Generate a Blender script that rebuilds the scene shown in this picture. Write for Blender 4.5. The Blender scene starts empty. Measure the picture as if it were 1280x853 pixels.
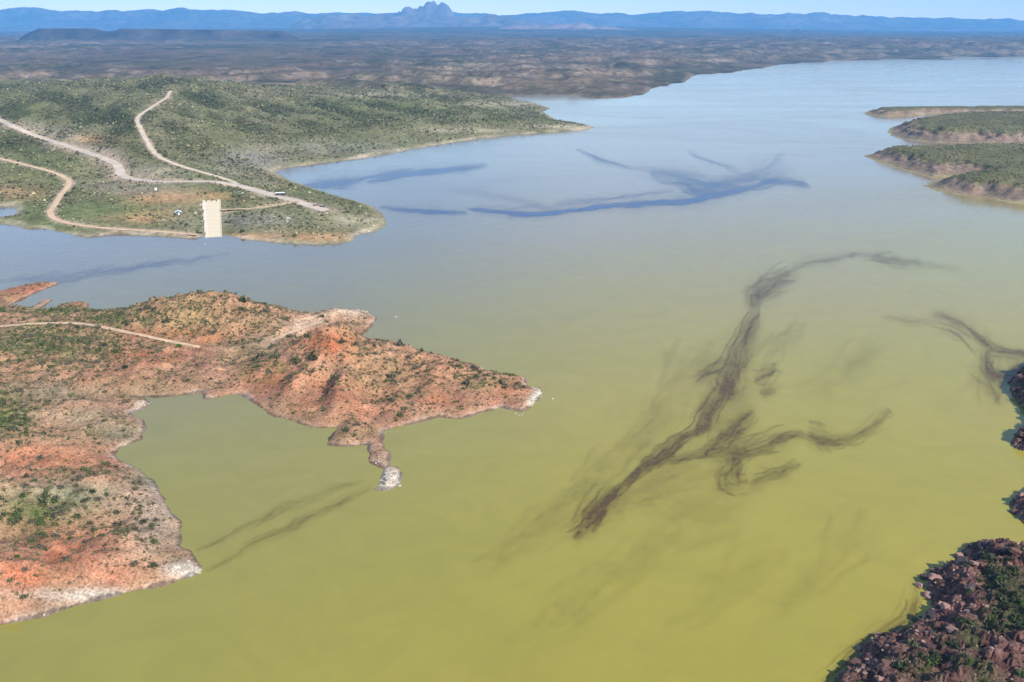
import bpy, bmesh, math, random
import numpy as np
R = math.radians
rng = np.random.default_rng(7)
random.seed(7)
scene = bpy.context.scene
COL = scene.collection

# ------------------------------------------------------------------ camera
CAM_H, F, PITCH = 150.0, 1155.0, R(18.5)
cam_d = bpy.data.cameras.new('camera'); cam = bpy.data.objects.new('camera', cam_d); COL.objects.link(cam)
cam.location = (0, 0, CAM_H); cam.rotation_euler = (math.pi/2 - PITCH, 0, 0)
cam_d.sensor_width = 36; cam_d.lens = 36*F/1280; cam_d.clip_start = 1; cam_d.clip_end = 120000
scene.camera = cam

# ------------------------------------------------------------------ sky, sun, exposure
SUN_EL, SUN_AZ = R(37), math.atan2(0.70, -0.71)
world = bpy.data.worlds.new('World'); scene.world = world; world.use_nodes = True
wn = world.node_tree.nodes; bg = wn['Background']
sky = wn.new('ShaderNodeTexSky'); sky.sky_type = 'NISHITA'; sky.sun_disc = False
sky.sun_elevation = SUN_EL; sky.sun_rotation = SUN_AZ
sky.altitude = 300; sky.air_density = 1.0; sky.dust_density = 0.0; sky.ozone_density = 1.0
world.node_tree.links.new(sky.outputs[0], bg.inputs[0]); bg.inputs[1].default_value = 0.15
sd_ = bpy.data.lights.new('sun', 'SUN'); sun = bpy.data.objects.new('sun', sd_); COL.objects.link(sun)
sd_.energy = 5.0; sd_.angle = R(0.5); sd_.color = (1.0, 0.95, 0.87)
sv = np.array([math.sin(SUN_AZ)*math.cos(SUN_EL), math.cos(SUN_AZ)*math.cos(SUN_EL), math.sin(SUN_EL)])
from mathutils import Vector, Matrix
sun.rotation_euler = Vector(-sv).to_track_quat('-Z', 'Y').to_euler(); sun.location = (300, -100, 600)
vs = scene.view_settings
vs.view_transform = 'Standard'; vs.look = 'None'; vs.exposure = 0.46; vs.gamma = 1; vs.use_curve_mapping = False
scene.cycles.use_denoising = True
scene.cycles.max_bounces = 6; scene.cycles.volume_bounces = 1; scene.cycles.transparent_max_bounces = 8

# ------------------------------------------------------------------ helpers: projection
CP, SP = math.cos(PITCH), math.sin(PITCH)
def unproj(px, py, z=0.0):
    px = np.asarray(px, float); py = np.asarray(py, float)
    a = (px-640)/F; b = (426.5-py)/F
    dx, dy, dz = a, CP + b*SP, -SP + b*CP
    t = (z-CAM_H)/dz
    return np.stack([t*dx, t*dy], -1)
def proj(x, y, z):
    zz = z-CAM_H
    f = y*CP - zz*SP; u = y*SP + zz*CP
    f = np.maximum(f, 1e-3)
    return 640 + F*x/f, 426.5 - F*u/f
def P(lst, z=0.0):
    a = np.array(lst, float); return unproj(a[:, 0], a[:, 1], z)

# ------------------------------------------------------------------ helpers: noise
_perm = np.random.default_rng(3).permutation(256)
_perm = np.concatenate([_perm, _perm]).astype(np.int64)
_ang = np.linspace(0, 2*np.pi, 256, endpoint=False); _gx, _gy = np.cos(_ang), np.sin(_ang)
def pn(x, y, s=0):
    x = np.asarray(x, float) + s*17.31; y = np.asarray(y, float) + s*9.77
    xi = np.floor(x); yi = np.floor(y); fx = x-xi; fy = y-yi
    xi = xi.astype(np.int64) & 255; yi = yi.astype(np.int64) & 255
    u = fx*fx*fx*(fx*(fx*6-15)+10); v = fy*fy*fy*(fy*(fy*6-15)+10)
    def g(ix, iy, dx, dy):
        h = _perm[_perm[ix & 255] + (iy & 255)]
        return _gx[h]*dx + _gy[h]*dy
    a = g(xi, yi, fx, fy); b = g(xi+1, yi, fx-1, fy); c = g(xi, yi+1, fx, fy-1); d = g(xi+1, yi+1, fx-1, fy-1)
    return 1.5*((a*(1-u)+b*u)*(1-v) + (c*(1-u)+d*u)*v)
def fbm(x, y, o=4, s=0, gain=.5):
    r = 0; a = 1; n = 0
    for k in range(o):
        r = r + a*pn(x*2**k, y*2**k, s+k); n += a; a *= gain
    return r/n
def ridged(x, y, o=4, s=0, gain=.5):
    r = 0; a = 1; n = 0
    for k in range(o):
        r = r + a*(1-np.abs(pn(x*2**k, y*2**k, s+k))*1.6); n += a; a *= gain
    return np.clip(r/n, 0, 1)
def sstep(a, b, x):
    t = np.clip((x-a)/(b-a), 0, 1); return t*t*(3-2*t)
def polydist(x, y, poly, closed=True, vals=None):
    """distance to a polyline; inside mask; value interpolated at the nearest point"""
    n = len(poly); m = np.full(x.shape, 1e18); ins = np.zeros(x.shape, bool); vv = np.zeros(x.shape)
    for i in range(n if closed else n-1):
        ax, ay = poly[i]; bx, by = poly[(i+1) % n]
        ex, ey = bx-ax, by-ay
        t = np.clip(((x-ax)*ex + (y-ay)*ey)/(ex*ex+ey*ey+1e-9), 0, 1)
        d = (x-ax-t*ex)**2 + (y-ay-t*ey)**2
        k = d < m
        m = np.where(k, d, m)
        if vals is not None: vv = np.where(k, vals[i]*(1-t) + vals[(i+1) % n]*t, vv)
        if closed:
            c = ((ay > y) != (by > y)) & (x < ex*(y-ay)/(ey if abs(ey) > 1e-9 else 1e-9) + ax)
            ins ^= c
    m = np.sqrt(m)
    return m, ins, vv
def sdist(x, y, poly):
    m, ins, _ = polydist(x, y, poly); return np.where(ins, m, -m)
def densify(poly, step):
    out = []
    for i in range(len(poly)-1):
        a, b = np.array(poly[i], float), np.array(poly[i+1], float)
        n = max(1, int(np.linalg.norm(b-a)/step))
        for k in range(n): out.append(a + (b-a)*k/n)
    out.append(np.array(poly[-1], float)); return np.array(out)
def smooth(a, n):
    for _ in range(n):
        b = a.copy(); b[1:-1] = (a[:-2]+2*a[1:-1]+a[2:])/4; a = b
    return a

# ------------------------------------------------------------------ helpers: meshes
def tag(o, label=None, cat=None, group=None, kind=None):
    if label: o['label'] = label
    if cat: o['category'] = cat
    if group: o['group'] = group
    if kind: o['kind'] = kind
    return o
def mesh_np(name, verts, faces, mat, nside=4, smooth_=True, attrs=None, parent=None):
    me = bpy.data.meshes.new(name)
    verts = np.asarray(verts, np.float32); faces = np.asarray(faces, np.int32)
    nf = len(faces)
    me.vertices.add(len(verts)); me.vertices.foreach_set('co', verts.ravel())
    me.loops.add(nf*nside); me.loops.foreach_set('vertex_index', faces.ravel())
    me.polygons.add(nf); me.polygons.foreach_set('loop_start', np.arange(0, nf*nside, nside, dtype=np.int32))
    me.polygons.foreach_set('loop_total', np.full(nf, nside, np.int32))
    me.polygons.foreach_set('use_smooth', np.full(nf, smooth_, bool))
    me.update(calc_edges=True)
    for k, v in (attrs or {}).items():
        v = np.asarray(v, np.float32)
        if v.ndim == 2:
            a = me.attributes.new(k, 'FLOAT_COLOR', 'POINT'); c = np.ones((len(v), 4), np.float32); c[:, :3] = v
            a.data.foreach_set('color', c.ravel())
        else:
            a = me.attributes.new(k, 'FLOAT', 'POINT'); a.data.foreach_set('value', v)
    me.materials.append(mat)
    o = bpy.data.objects.new(name, me); COL.objects.link(o)
    if parent: o.parent = parent
    return o
def grid_mesh(name, X, Y, Z, mat, attrs, keep=None):
    r, c = X.shape
    idx = np.arange(r*c).reshape(r, c)
    f = np.stack([idx[:-1, :-1], idx[:-1, 1:], idx[1:, 1:], idx[1:, :-1]], -1).reshape(-1, 4)
    if keep is not None:
        k = keep.ravel(); f = f[k[f].any(1)]
    used = np.unique(f); rem = np.full(r*c, -1); rem[used] = np.arange(len(used))
    v = np.stack([X.ravel(), Y.ravel(), Z.ravel()], -1)[used]
    at = {k: (a.reshape(r*c, -1)[used] if a.ndim == 3 else a.ravel()[used]) for k, a in attrs.items()}
    return mesh_np(name, v, rem[f], mat, 4, True, at)
def obj_bm(name, bm, mat, parent=None, smooth_=False):
    me = bpy.data.meshes.new(name); bm.to_mesh(me); bm.free()
    for p in me.polygons: p.use_smooth = smooth_
    me.materials.append(mat)
    o = bpy.data.objects.new(name, me); COL.objects.link(o)
    if parent: o.parent = parent
    return o
def empty(name, loc, rz=0):
    o = bpy.data.objects.new(name, None); COL.objects.link(o); o.location = loc; o.rotation_euler = (0, 0, rz); return o
def add_box(bm, c, s, bev=0):
    m = Matrix.Translation(c) @ Matrix.Diagonal((s[0], s[1], s[2], 1))
    r = bmesh.ops.create_cube(bm, size=1, matrix=m)
    if bev:
        es = list({e for v in r['verts'] for e in v.link_edges})
        bmesh.ops.bevel(bm, geom=es, offset=bev, segments=2, affect='EDGES', profile=.6)
def add_prism(bm, prof, x0, x1, sx=1.0):
    """extrude a (y,z) profile from x0 to x1; sx narrows the far end"""
    a = [bm.verts.new((x0, y, z)) for y, z in prof]; b = [bm.verts.new((x1, y, z)) for y, z in prof]
    n = len(prof)
    for i in range(n): bm.faces.new((a[i], a[(i+1) % n], b[(i+1) % n], b[i]))
    bm.faces.new(a[::-1]); bm.faces.new(b)

# ------------------------------------------------------------------ materials
def new_mat(name):
    m = bpy.data.materials.new(name); m.use_nodes = True
    nt = m.node_tree; return m, nt, nt.nodes, nt.links, nt.nodes['Principled BSDF']
def simple(name, col, rough=.7, var=.15, scale=3.0, metal=0.0):
    m, nt, N, L, b = new_mat(name)
    tc = N.new('ShaderNodeTexCoord'); no = N.new('ShaderNodeTexNoise'); no.inputs['Scale'].default_value = scale; no.inputs['Detail'].default_value = 5
    L.new(tc.outputs['Object'], no.inputs['Vector'])
    rp = N.new('ShaderNodeValToRGB')
    rp.color_ramp.elements[0].position = .3; rp.color_ramp.elements[1].position = .7
    rp.color_ramp.elements[0].color = tuple(c*(1-var) for c in col)+(1,); rp.color_ramp.elements[1].color = tuple(min(1, c*(1+var)) for c in col)+(1,)
    L.new(no.outputs['Fac'], rp.inputs['Fac']); L.new(rp.outputs['Color'], b.inputs['Base Color'])
    b.inputs['Roughness'].default_value = rough; b.inputs['Metallic'].default_value = metal
    return m
def terrain_mat(name, s_fine, s_mid, dots=None, dotcol=(.05, .06, .03), bump=0.3, contrast=.45):
    """albedo attribute broken up by two noises; optional dark scrub flecks where the 'scrub' attribute asks for them"""
    m, nt, N, L, b = new_mat(name)
    at = N.new('ShaderNodeAttribute'); at.attribute_name = 'albedo'
    tc = N.new('ShaderNodeTexCoord')
    def noise(sc, det=6, rough=.6):
        n = N.new('ShaderNodeTexNoise'); n.inputs['Scale'].default_value = sc; n.inputs['Detail'].default_value = det; n.inputs['Roughness'].default_value = rough
        L.new(tc.outputs['Object'], n.inputs['Vector']); return n.outputs['Fac']
    def mapr(x, a, b_, c, d):
        r = N.new('ShaderNodeMapRange'); L.new(x, r.inputs[0])
        for i, v in enumerate((a, b_, c, d)): r.inputs[i+1].default_value = v
        return r.outputs[0]
    n1 = noise(s_fine); n2 = noise(s_mid, 5, .55)
    f1 = mapr(n1, .3, .7, 1-contrast, 1+contrast); f2 = mapr(n2, .3, .7, 1-.6*contrast, 1+.6*contrast)
    mu = N.new('ShaderNodeMath'); mu.operation = 'MULTIPLY'; L.new(f1, mu.inputs[0]); L.new(f2, mu.inputs[1])
    vm = N.new('ShaderNodeVectorMath'); vm.operation = 'SCALE'; L.new(at.outputs['Color'], vm.inputs[0]); L.new(mu.outputs[0], vm.inputs['Scale'])
    out = vm.outputs[0]
    if dots:
        for sc, thr in dots:
            v = N.new('ShaderNodeTexVoronoi'); v.inputs['Scale'].default_value = sc; L.new(tc.outputs['Object'], v.inputs['Vector'])
            sa = N.new('ShaderNodeAttribute'); sa.attribute_name = 'scrub'
            t = N.new('ShaderNodeMath'); t.operation = 'MULTIPLY'; L.new(sa.outputs['Fac'], t.inputs[0]); t.inputs[1].default_value = thr
            c = N.new('ShaderNodeMath'); c.operation = 'SUBTRACT'; L.new(t.outputs[0], c.inputs[0]); L.new(v.outputs['Distance'], c.inputs[1])
            k = mapr(c.outputs[0], 0, .12, 0, .85)
            mx = N.new('ShaderNodeMix'); mx.data_type = 'RGBA'; L.new(k, mx.inputs[0]); L.new(out, mx.inputs[6]); mx.inputs[7].default_value = dotcol+(1,)
            out = mx.outputs[2]
    L.new(out, b.inputs['Base Color']); b.inputs['Roughness'].default_value = .95
    b.inputs['Specular IOR Level'].default_value = .15
    bp = N.new('ShaderNodeBump'); bp.inputs['Strength'].default_value = bump; bp.inputs['Distance'].default_value = 1.0/s_fine*.25
    L.new(n1, bp.inputs['Height']); L.new(bp.outputs[0], b.inputs['Normal'])
    return m
M = {}
M['near'] = terrain_mat('red_soil', 1.3, .12, None, bump=.9, contrast=.5)
M['mid'] = terrain_mat('scrub_slope', .25, .03, [(.28, .42)], (.055, .065, .03), bump=.5, contrast=.4)
M['far'] = terrain_mat('desert_plain', .05, .006, [(.06, .38), (.02, .3)], (.05, .055, .03), bump=.6, contrast=.5)
M['mount'] = terrain_mat('mountain_rock', .006, .0012, None, bump=.8, contrast=.4)
M['cliff'] = terrain_mat('cliff_rock', 1.6, .2, None, bump=1.0, contrast=.55)
M['road'] = simple('graded_dirt_road', (.54, .43, .31), .95, .18, .15)
M['road_grey'] = simple('gravel_road', (.50, .41, .325), .95, .15, .12)
M['track'] = simple('dirt_track', (.56, .38, .23), .95, .2, .2)
M['concrete'] = simple('weathered_concrete', (.60, .50, .35), .9, .05, .12)
M['concrete_pale'] = simple('bleached_concrete', (.66, .54, .42), .9, .05, .15)
M['concrete_dark'] = simple('stained_concrete', (.60, .52, .42), .9, .15, .3)
M['rock_pale'] = simple('pale_rock', (.40, .34, .27), .9, .3, .7)
M['rock_red'] = simple('red_brown_rock', (.13, .062, .045), .9, .4, .6)
M['rock_pink'] = simple('pinkish_rock', (.30, .17, .13), .9, .35, .6)
M['rock_dark'] = simple('dark_rock', (.05, .033, .034), .9, .35, .6)

def attr_mat(name, rough=.8, trans=False):
    m, nt, N, L, b = new_mat(name)
    at = N.new('ShaderNodeAttribute'); at.attribute_name = 'albedo'
    no = N.new('ShaderNodeTexNoise'); no.inputs['Scale'].default_value = 2.0
    tc = N.new('ShaderNodeTexCoord'); L.new(tc.outputs['Object'], no.inputs['Vector'])
    r = N.new('ShaderNodeMapRange'); L.new(no.outputs['Fac'], r.inputs[0])
    for i, v in enumerate((.3, .7, .75, 1.25)): r.inputs[i+1].default_value = v
    vm = N.new('ShaderNodeVectorMath'); vm.operation = 'SCALE'; L.new(at.outputs['Color'], vm.inputs[0]); L.new(r.outputs[0], vm.inputs['Scale'])
    L.new(vm.outputs[0], b.inputs['Base Color']); b.inputs['Roughness'].default_value = rough
    b.inputs['Specular IOR Level'].default_value = .2
    return m
M['foliage'] = attr_mat('scrub_foliage')

# water: murky, full of silt and algae; the sky shows in it at flat angles
def water_mat():
    m, nt, N, L, b = new_mat('silty_green_water')
    tc = N.new('ShaderNodeTexCoord')
    def noise(sc, det, rough, dist=0):
        n = N.new('ShaderNodeTexNoise'); n.inputs['Scale'].default_value = sc; n.inputs['Detail'].default_value = det
        n.inputs['Roughness'].default_value = rough; n.inputs['Distortion'].default_value = dist
        L.new(tc.outputs['Object'], n.inputs['Vector']); return n.outputs['Fac']
    big = noise(.006, 6, .6, 1.5); fil = noise(.03, 8, .68, 2.5)
    rp = N.new('ShaderNodeValToRGB'); e = rp.color_ramp.elements
    e[0].position = .25; e[0].color = (.29, .252, .042, 1); e[1].position = .75; e[1].color = (.335, .268, .046, 1)
    L.new(big, rp.inputs['Fac'])
    # base colour darkens up the lake and into the left channel
    sx = N.new('ShaderNodeSeparateXYZ'); L.new(tc.outputs['Object'], sx.inputs[0])
    def math_(op, a, b_):
        q = N.new('ShaderNodeMath'); q.operation = op
        for i, v in enumerate((a, b_)):
            if isinstance(v, (int, float)): q.inputs[i].default_value = v
            else: L.new(v, q.inputs[i])
        return q.outputs[0]
    dist = math_('ADD', math_('SUBTRACT', sx.outputs['Y'], math_('MULTIPLY', sx.outputs['X'], .55)), math_('MULTIPLY', big, 260))
    fr = N.new('ShaderNodeMapRange'); fr.interpolation_type = 'SMOOTHSTEP'; L.new(dist, fr.inputs[0]); fr.inputs[1].default_value = 330; fr.inputs[2].default_value = 1080
    mxw = N.new('ShaderNodeMix'); mxw.data_type = 'RGBA'; L.new(fr.outputs[0], mxw.inputs[0]); L.new(rp.outputs['Color'], mxw.inputs[6]); mxw.inputs[7].default_value = (.225, .168, .112, 1)
    lf = N.new('ShaderNodeMapRange'); lf.interpolation_type = 'SMOOTHSTEP'; L.new(math_('ADD', sx.outputs['X'], math_('MULTIPLY', big, 90)), lf.inputs[0])
    for i, v in enumerate((130, -70, 0, .75)): lf.inputs[i+1].default_value = v
    mxl = N.new('ShaderNodeMix'); mxl.data_type = 'RGBA'; L.new(lf.outputs[0], mxl.inputs[0]); L.new(mxw.outputs[2], mxl.inputs[6])
    olive = N.new('ShaderNodeMix'); olive.data_type = 'RGBA'; L.new(fr.outputs[0], olive.inputs[0]); olive.inputs[6].default_value = (.245, .218, .048, 1); olive.inputs[7].default_value = (.115, .098, .095, 1)
    L.new(olive.outputs[2], mxl.inputs[7])
    r2 = N.new('ShaderNodeMapRange'); L.new(fil, r2.inputs[0])
    for i, v in enumerate((.3, .7, .94, 1.06)): r2.inputs[i+1].default_value = v
    vm = N.new('ShaderNodeVectorMath'); vm.operation = 'SCALE'; L.new(mxl.outputs[2], vm.inputs[0]); L.new(r2.outputs[0], vm.inputs['Scale'])
    L.new(vm.outputs[0], b.inputs['Base Color'])
    b.inputs['IOR'].default_value = 1.33; b.inputs['Roughness'].default_value = .10
    mp = N.new('ShaderNodeMapping'); mp.inputs['Scale'].default_value = (.0022, .0045, 1); mp.inputs['Rotation'].default_value = (0, 0, R(24)); L.new(tc.outputs['Object'], mp.inputs['Vector'])
    lane = N.new('ShaderNodeTexNoise'); lane.inputs['Scale'].default_value = 1.0; lane.inputs['Detail'].default_value = 7; lane.inputs['Roughness'].default_value = .62; lane.inputs['Distortion'].default_value = .8; L.new(mp.outputs[0], lane.inputs['Vector'])
    rr_ = N.new('ShaderNodeMapRange'); L.new(lane.outputs['Fac'], rr_.inputs[0])
    for i, v in enumerate((.3, .7, .06, .19)): rr_.inputs[i+1].default_value = v
    L.new(rr_.outputs[0], b.inputs['Roughness'])                    # wind lanes: calm and ruffled water
    w1 = noise(.55, 4, .6); w2 = noise(.09, 5, .62, .5)
    b1 = N.new('ShaderNodeBump'); b1.inputs['Strength'].default_value = .10; b1.inputs['Distance'].default_value = .25; L.new(w1, b1.inputs['Height'])
    b2 = N.new('ShaderNodeBump'); b2.inputs['Strength'].default_value = .06; b2.inputs['Distance'].default_value = 2.0; L.new(w2, b2.inputs['Height']); L.new(b1.outputs[0], b2.inputs['Normal'])
    L.new(b2.outputs[0], b.inputs['Normal'])
    return m
M['water'] = water_mat()
def slick_mat(name, col, spec=.5):
    m, nt, N, L, b = new_mat(name)
    b.inputs['Specular IOR Level'].default_value = spec
    b.inputs['Base Color'].default_value = col+(1,); b.inputs['IOR'].default_value = 1.33; b.inputs['Roughness'].default_value = .18
    at = N.new('ShaderNodeAttribute'); at.attribute_name = 'cover'
    tc = N.new('ShaderNodeTexCoord'); no = N.new('ShaderNodeTexNoise'); no.inputs['Scale'].default_value = .35; no.inputs['Detail'].default_value = 6; no.inputs['Roughness'].default_value = .65
    L.new(tc.outputs['Object'], no.inputs['Vector'])
    r = N.new('ShaderNodeMapRange'); L.new(no.outputs['Fac'], r.inputs[0])
    for i, v in enumerate((.3, .7, .7, 1.3)): r.inputs[i+1].default_value = v
    mu = N.new('ShaderNodeMath'); mu.operation = 'MULTIPLY'; mu.use_clamp = True; L.new(at.outputs['Fac'], mu.inputs[0]); L.new(r.outputs[0], mu.inputs[1])
    tr = N.new('ShaderNodeBsdfTransparent'); mx = N.new('ShaderNodeMixShader')
    L.new(mu.outputs[0], mx.inputs[0]); L.new(tr.outputs[0], mx.inputs[1]); L.new(b.outputs[0], mx.inputs[2])
    L.new(mx.outputs[0], N['Material Output'].inputs['Surface'])
    return m
M['slick_brown'] = slick_mat('brown_floating_debris', (.105, .060, .026), .22)
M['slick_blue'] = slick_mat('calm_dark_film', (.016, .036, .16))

# ------------------------------------------------------------------ lake
n = 9
me_v = [(-30000, -1500, 0), (30000, -1500, 0), (30000, 28000, 0), (-30000, 28000, 0)]
lake = mesh_np('lake_water', me_v, [(0, 1, 2, 3)], M['water'], 4, False)
tag(lake, 'wide reservoir of murky yellow green water turning blue into the distance', kind='structure')

def blobs(u, v, lst):
    """sum of soft pixel-space patches (u0,v0,ru,rv,strength[,angle])"""
    r = np.zeros(u.shape)
    for b in lst:
        du, dv = u-b[0], v-b[1]
        if len(b) > 5:
            c, s = math.cos(R(b[5])), math.sin(R(b[5])); du, dv = c*du+s*dv, -s*du+c*dv
        r = np.maximum(r, b[4]*np.exp(-(du/b[2])**2 - (dv/b[3])**2))
    return r
def mixc(a, b, t):
    t = np.clip(t, 0, 1)[..., None]; return a*(1-t) + np.asarray(b)*t

# ================================================================== near peninsula (left)
PEN = P([(-160, 812), (0, 783), (60, 768), (130, 748), (180, 738), (220, 728), (246, 718), (253, 711), (246, 702), (240, 690), (223, 683), (228, 668), (226, 652), (214, 641),
         (205, 622), (190, 600), (174, 586), (152, 577), (140, 569), (154, 559), (176, 550), (182, 533), (178, 524), (163, 517), (181, 511), (187, 504), (180, 498), (165, 497), (195, 497), (223, 495),
         (253, 491), (256, 499), (268, 499), (289, 493), (303, 494), (320, 505), (334, 517), (360, 526), (391, 535), (420, 536), (414, 546), (408, 556), (434, 559), (461, 556), (461, 566), (460, 577),
         (473, 583), (479, 587), (489, 586), (486, 578), (487, 567), (477, 554), (480, 539), (520, 529), (549, 521), (574, 525), (603, 516), (628, 510), (653, 515), (668, 507), (680, 491), (675, 485), (661, 484), (655, 471), (638, 469),
         (614, 467), (600, 457), (581, 453), (560, 446), (527, 443), (512, 432), (499, 428), (470, 424), (450, 421), (455, 416), (464, 409), (471, 398), (460, 390), (436, 388), (420, 387), (390, 391), (355, 388), (320, 386),
         (280, 384), (240, 383), (205, 384), (185, 384), (155, 386), (125, 388), (110, 386), (111, 379), (100, 377), (78, 381), (62, 387), (50, 386), (67, 375), (55, 375), (40, 385),
         (14, 382), (45, 366), (76, 354), (52, 353), (0, 364), (-60, 372), (-160, 380), (-230, 420), (-260, 600)])
ISLET = P([(466, 612), (474, 604), (478, 592), (480, 585), (496, 584), (504, 590), (500, 600), (498, 609), (484, 613)])
# hills: crest pixel, height, radius across, radius along, turn
PEN_HILLS = [(240, 372, 15.0, 40, 24, 0), (310, 390, 4.5, 28, 16, 0), (409, 421, 12.8, 20, 20, 0), (400, 438, 10, 26, 22, 0), (470, 440, 8.5, 34, 24, 0), (560, 465, 4.0, 36, 22, 0), (620, 478, 2.4, 22, 15, 0), (360, 460, 5.0, 22, 22, 0), (430, 470, 8, 8, 34, .15), (395, 455, 7.5, 6, 30, -.3),
             (340, 484, 2.5, 18, 12, 0), (440, 387, 3.0, 22, 8, 0), (60, 432, 2.6, 60, 18, 0), (-110, 450, 6, 50, 30, 0), (150, 465, 3.2, 40, 20, 0), (60, 510, 4.5, 36, 14, 0), (-60, 545, 9, 36, 24, 0),
             (110, 600, 5.0, 30, 12, 0), (-10, 612, 7.5, 30, 12, 0), (150, 672, 4.8, 14, 8, 0), (60, 700, 4.5, 36, 12, 0), (-70, 715, 8, 40, 20, 0), (150, 578, 2.0, 14, 7, 0), (135, 508, 2.6, 22, 5, 0), (20, 368, 2.2, 22, 5, .2)]
def hill_xy(lst):
    out = []
    for px, py, h, ra, rb, an in lst:
        c = unproj(px, py, h+1.5); out.append((c[0], c[1], h, ra, rb, an))
    return out
PH = hill_xy(PEN_HILLS)
def pen_h(x, y):
    wx = x + 2.2*fbm(x/9, y/9, 3, 1); wy = y + 2.2*fbm(x/9, y/9, 3, 5)
    s = np.maximum(sdist(wx, wy, PEN), sdist(wx, wy, ISLET))
    ins = np.maximum(s, 0)
    base = 1.1*(1-np.exp(-ins/1.8)) + 1.0*(1-np.exp(-ins/14))
    hl = np.zeros(x.shape)
    for cx, cy, h, ra, rb, an in PH:
        c, sn = math.cos(an), math.sin(an); dx, dy = x-cx, y-cy
        q = ((c*dx+sn*dy)/ra)**2 + ((-sn*dx+c*dy)/rb)**2
        hl = np.maximum(hl, h*np.exp(-q)) + .25*np.minimum(hl, h*np.exp(-q))
    er = ridged(x/26, y/26, 4, 11)
    er2 = ridged(x/11, y/11, 3, 15)
    det = 3.4*(er-.55)*sstep(2, 22, ins) + 2.5*(er2-.6)*sstep(3, 14, ins)*(.4+.6*sstep(2, 9, hl)) + .55*fbm(x/5, y/5, 3, 21)*sstep(0, 5, ins) + .25*fbm(x/1.7, y/1.7, 2, 31)*sstep(0, 2, ins)
    z = base + hl*sstep(0, 16, ins)*(.86+.28*er) + det
    return np.where(s > 0, np.maximum(z, .03*ins), np.maximum(.35*s, -4.0))

def ray_hit(px, py, hf, n=700, tmin=150, tmax=9000):
    a = (px-640)/F; b = (426.5-py)/F
    d = np.array([a, CP+b*SP, -SP+b*CP])
    t = np.geomspace(tmin, tmax, n)
    x, y, z = t*d[0], t*d[1], CAM_H+t*d[2]
    h = np.maximum(hf(x, y), 0)
    k = np.argmax(z < h)
    if k == 0: k = n-1
    z0, z1 = z[k-1]-h[k-1], z[k]-h[k]; f = z0/(z0-z1+1e-9); tt = t[k-1]+f*(t[k]-t[k-1])
    return np.array([tt*d[0], tt*d[1], CAM_H+tt*d[2]])
class Road:
    def __init__(s, px, width, hf, ext=None, tmax=9000, sm=6):
        pts = np.array([ray_hit(x, y, hf, tmax=tmax) for x, y in densify(px, 6)])
        p = densify(pts[:, :3], 4.0); s.p = smooth(p, sm*4); s.w = width
    def carve(s, x, y, z):
        bb = s.p[:, :2]; m = s.w*2+8
        k = (x > bb[:, 0].min()-m) & (x < bb[:, 0].max()+m) & (y > bb[:, 1].min()-m) & (y < bb[:, 1].max()+m)
        if not k.any(): return z
        q = s.p[::3] if len(s.p) > 30 else s.p
        d, _, v = polydist(x[k], y[k], q[:, :2], False, q[:, 2])
        wt = 1-sstep(s.w*.62, s.w*1.3+3, d)
        z = z.copy(); z[k] = z[k]*(1-wt) + v*wt; return z
    def build(s, name, mat, label, lift=.12, jag=.22):
        p = s.p; t = np.gradient(p[:, :2], axis=0); t /= np.linalg.norm(t, axis=1)[:, None]+1e-9
        nrm = np.stack([-t[:, 1], t[:, 0]], -1); nn = 6; V = []
        for k in range(nn+1):
            f = k/nn*2-1
            wob = 1 + jag*fbm(np.arange(len(p))*.35, np.full(len(p), 3.1*np.sign(f)), 2, 41)*2.0
            q = p[:, :2] + nrm*(f*s.w*.5*wob)[:, None]
            V.append(np.column_stack([q, p[:, 2] + lift*(1-.6*abs(f)**2)]))
        V = np.stack(V, 1); n = len(p); idx = np.arange(n*(nn+1)).reshape(n, nn+1)
        fcs = np.stack([idx[:-1, :-1], idx[:-1, 1:], idx[1:, 1:], idx[1:, :-1]], -1).reshape(-1, 4)
        o = mesh_np(name, V.reshape(-1, 3), fcs, mat, 4, True); tag(o, label, kind='structure'); return o

pen_roads = [Road([(-40, 412), (0, 408), (50, 404), (105, 403), (130, 410), (180, 419), (215, 428), (250, 434)], 2.8, pen_h, tmax=900),
             Road([(338, 426), (352, 419), (372, 413), (390, 405), (402, 402)], 2.2, pen_h, tmax=900)]
def pen_hr(x, y):
    z = pen_h(x, y)
    for r in pen_roads: z = r.carve(x, y, z)
    return z
gx = np.arange(-400, 55, 1.0); gy = np.arange(185, 570, 1.0)
X, Y = np.meshgrid(gx, gy); Z = pen_hr(X, Y)
U, V = proj(X, Y, Z)
wu = U + 14*fbm(X/14, Y/14, 3, 51); wv = V + 10*fbm(X/14, Y/14, 3, 52)
s = np.maximum(sdist(X, Y, PEN), sdist(X, Y, ISLET))
RED, TAN, PINK, GREY, GREEN, PALE = (.40, .12, .055), (.30, .205, .11), (.41, .20, .13), (.215, .205, .13), (.12, .15, .04), (.60, .52, .42)
c = np.broadcast_to(np.array(TAN), X.shape+(3,)).copy()
n1 = fbm(X/30, Y/30, 4, 61); n2 = fbm(X/9, Y/9, 4, 62); n3 = fbm(X/50, Y/22, 4, 63)
c = mixc(c, PINK, .55+.9*n1)
c = mixc(c, RED, blobs(wu, wv, [(409, 430, 45, 22, 1), (340, 470, 40, 25, .8), (430, 500, 90, 40, .55), (560, 470, 60, 20, .35), (640, 490, 40, 20, .6), (190, 445, 60, 12, .8), (240, 418, 90, 10, .8), (120, 470, 90, 20, .35),
        (60, 575, 80, 22, .75), (80, 690, 60, 35, .8), (20, 720, 50, 30, .8), (140, 720, 70, 20, .45), (35, 360, 45, 12, .9), (100, 382, 25, 8, .5), (550, 500, 50, 18, .6)])*(.75+.8*n2))
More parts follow.
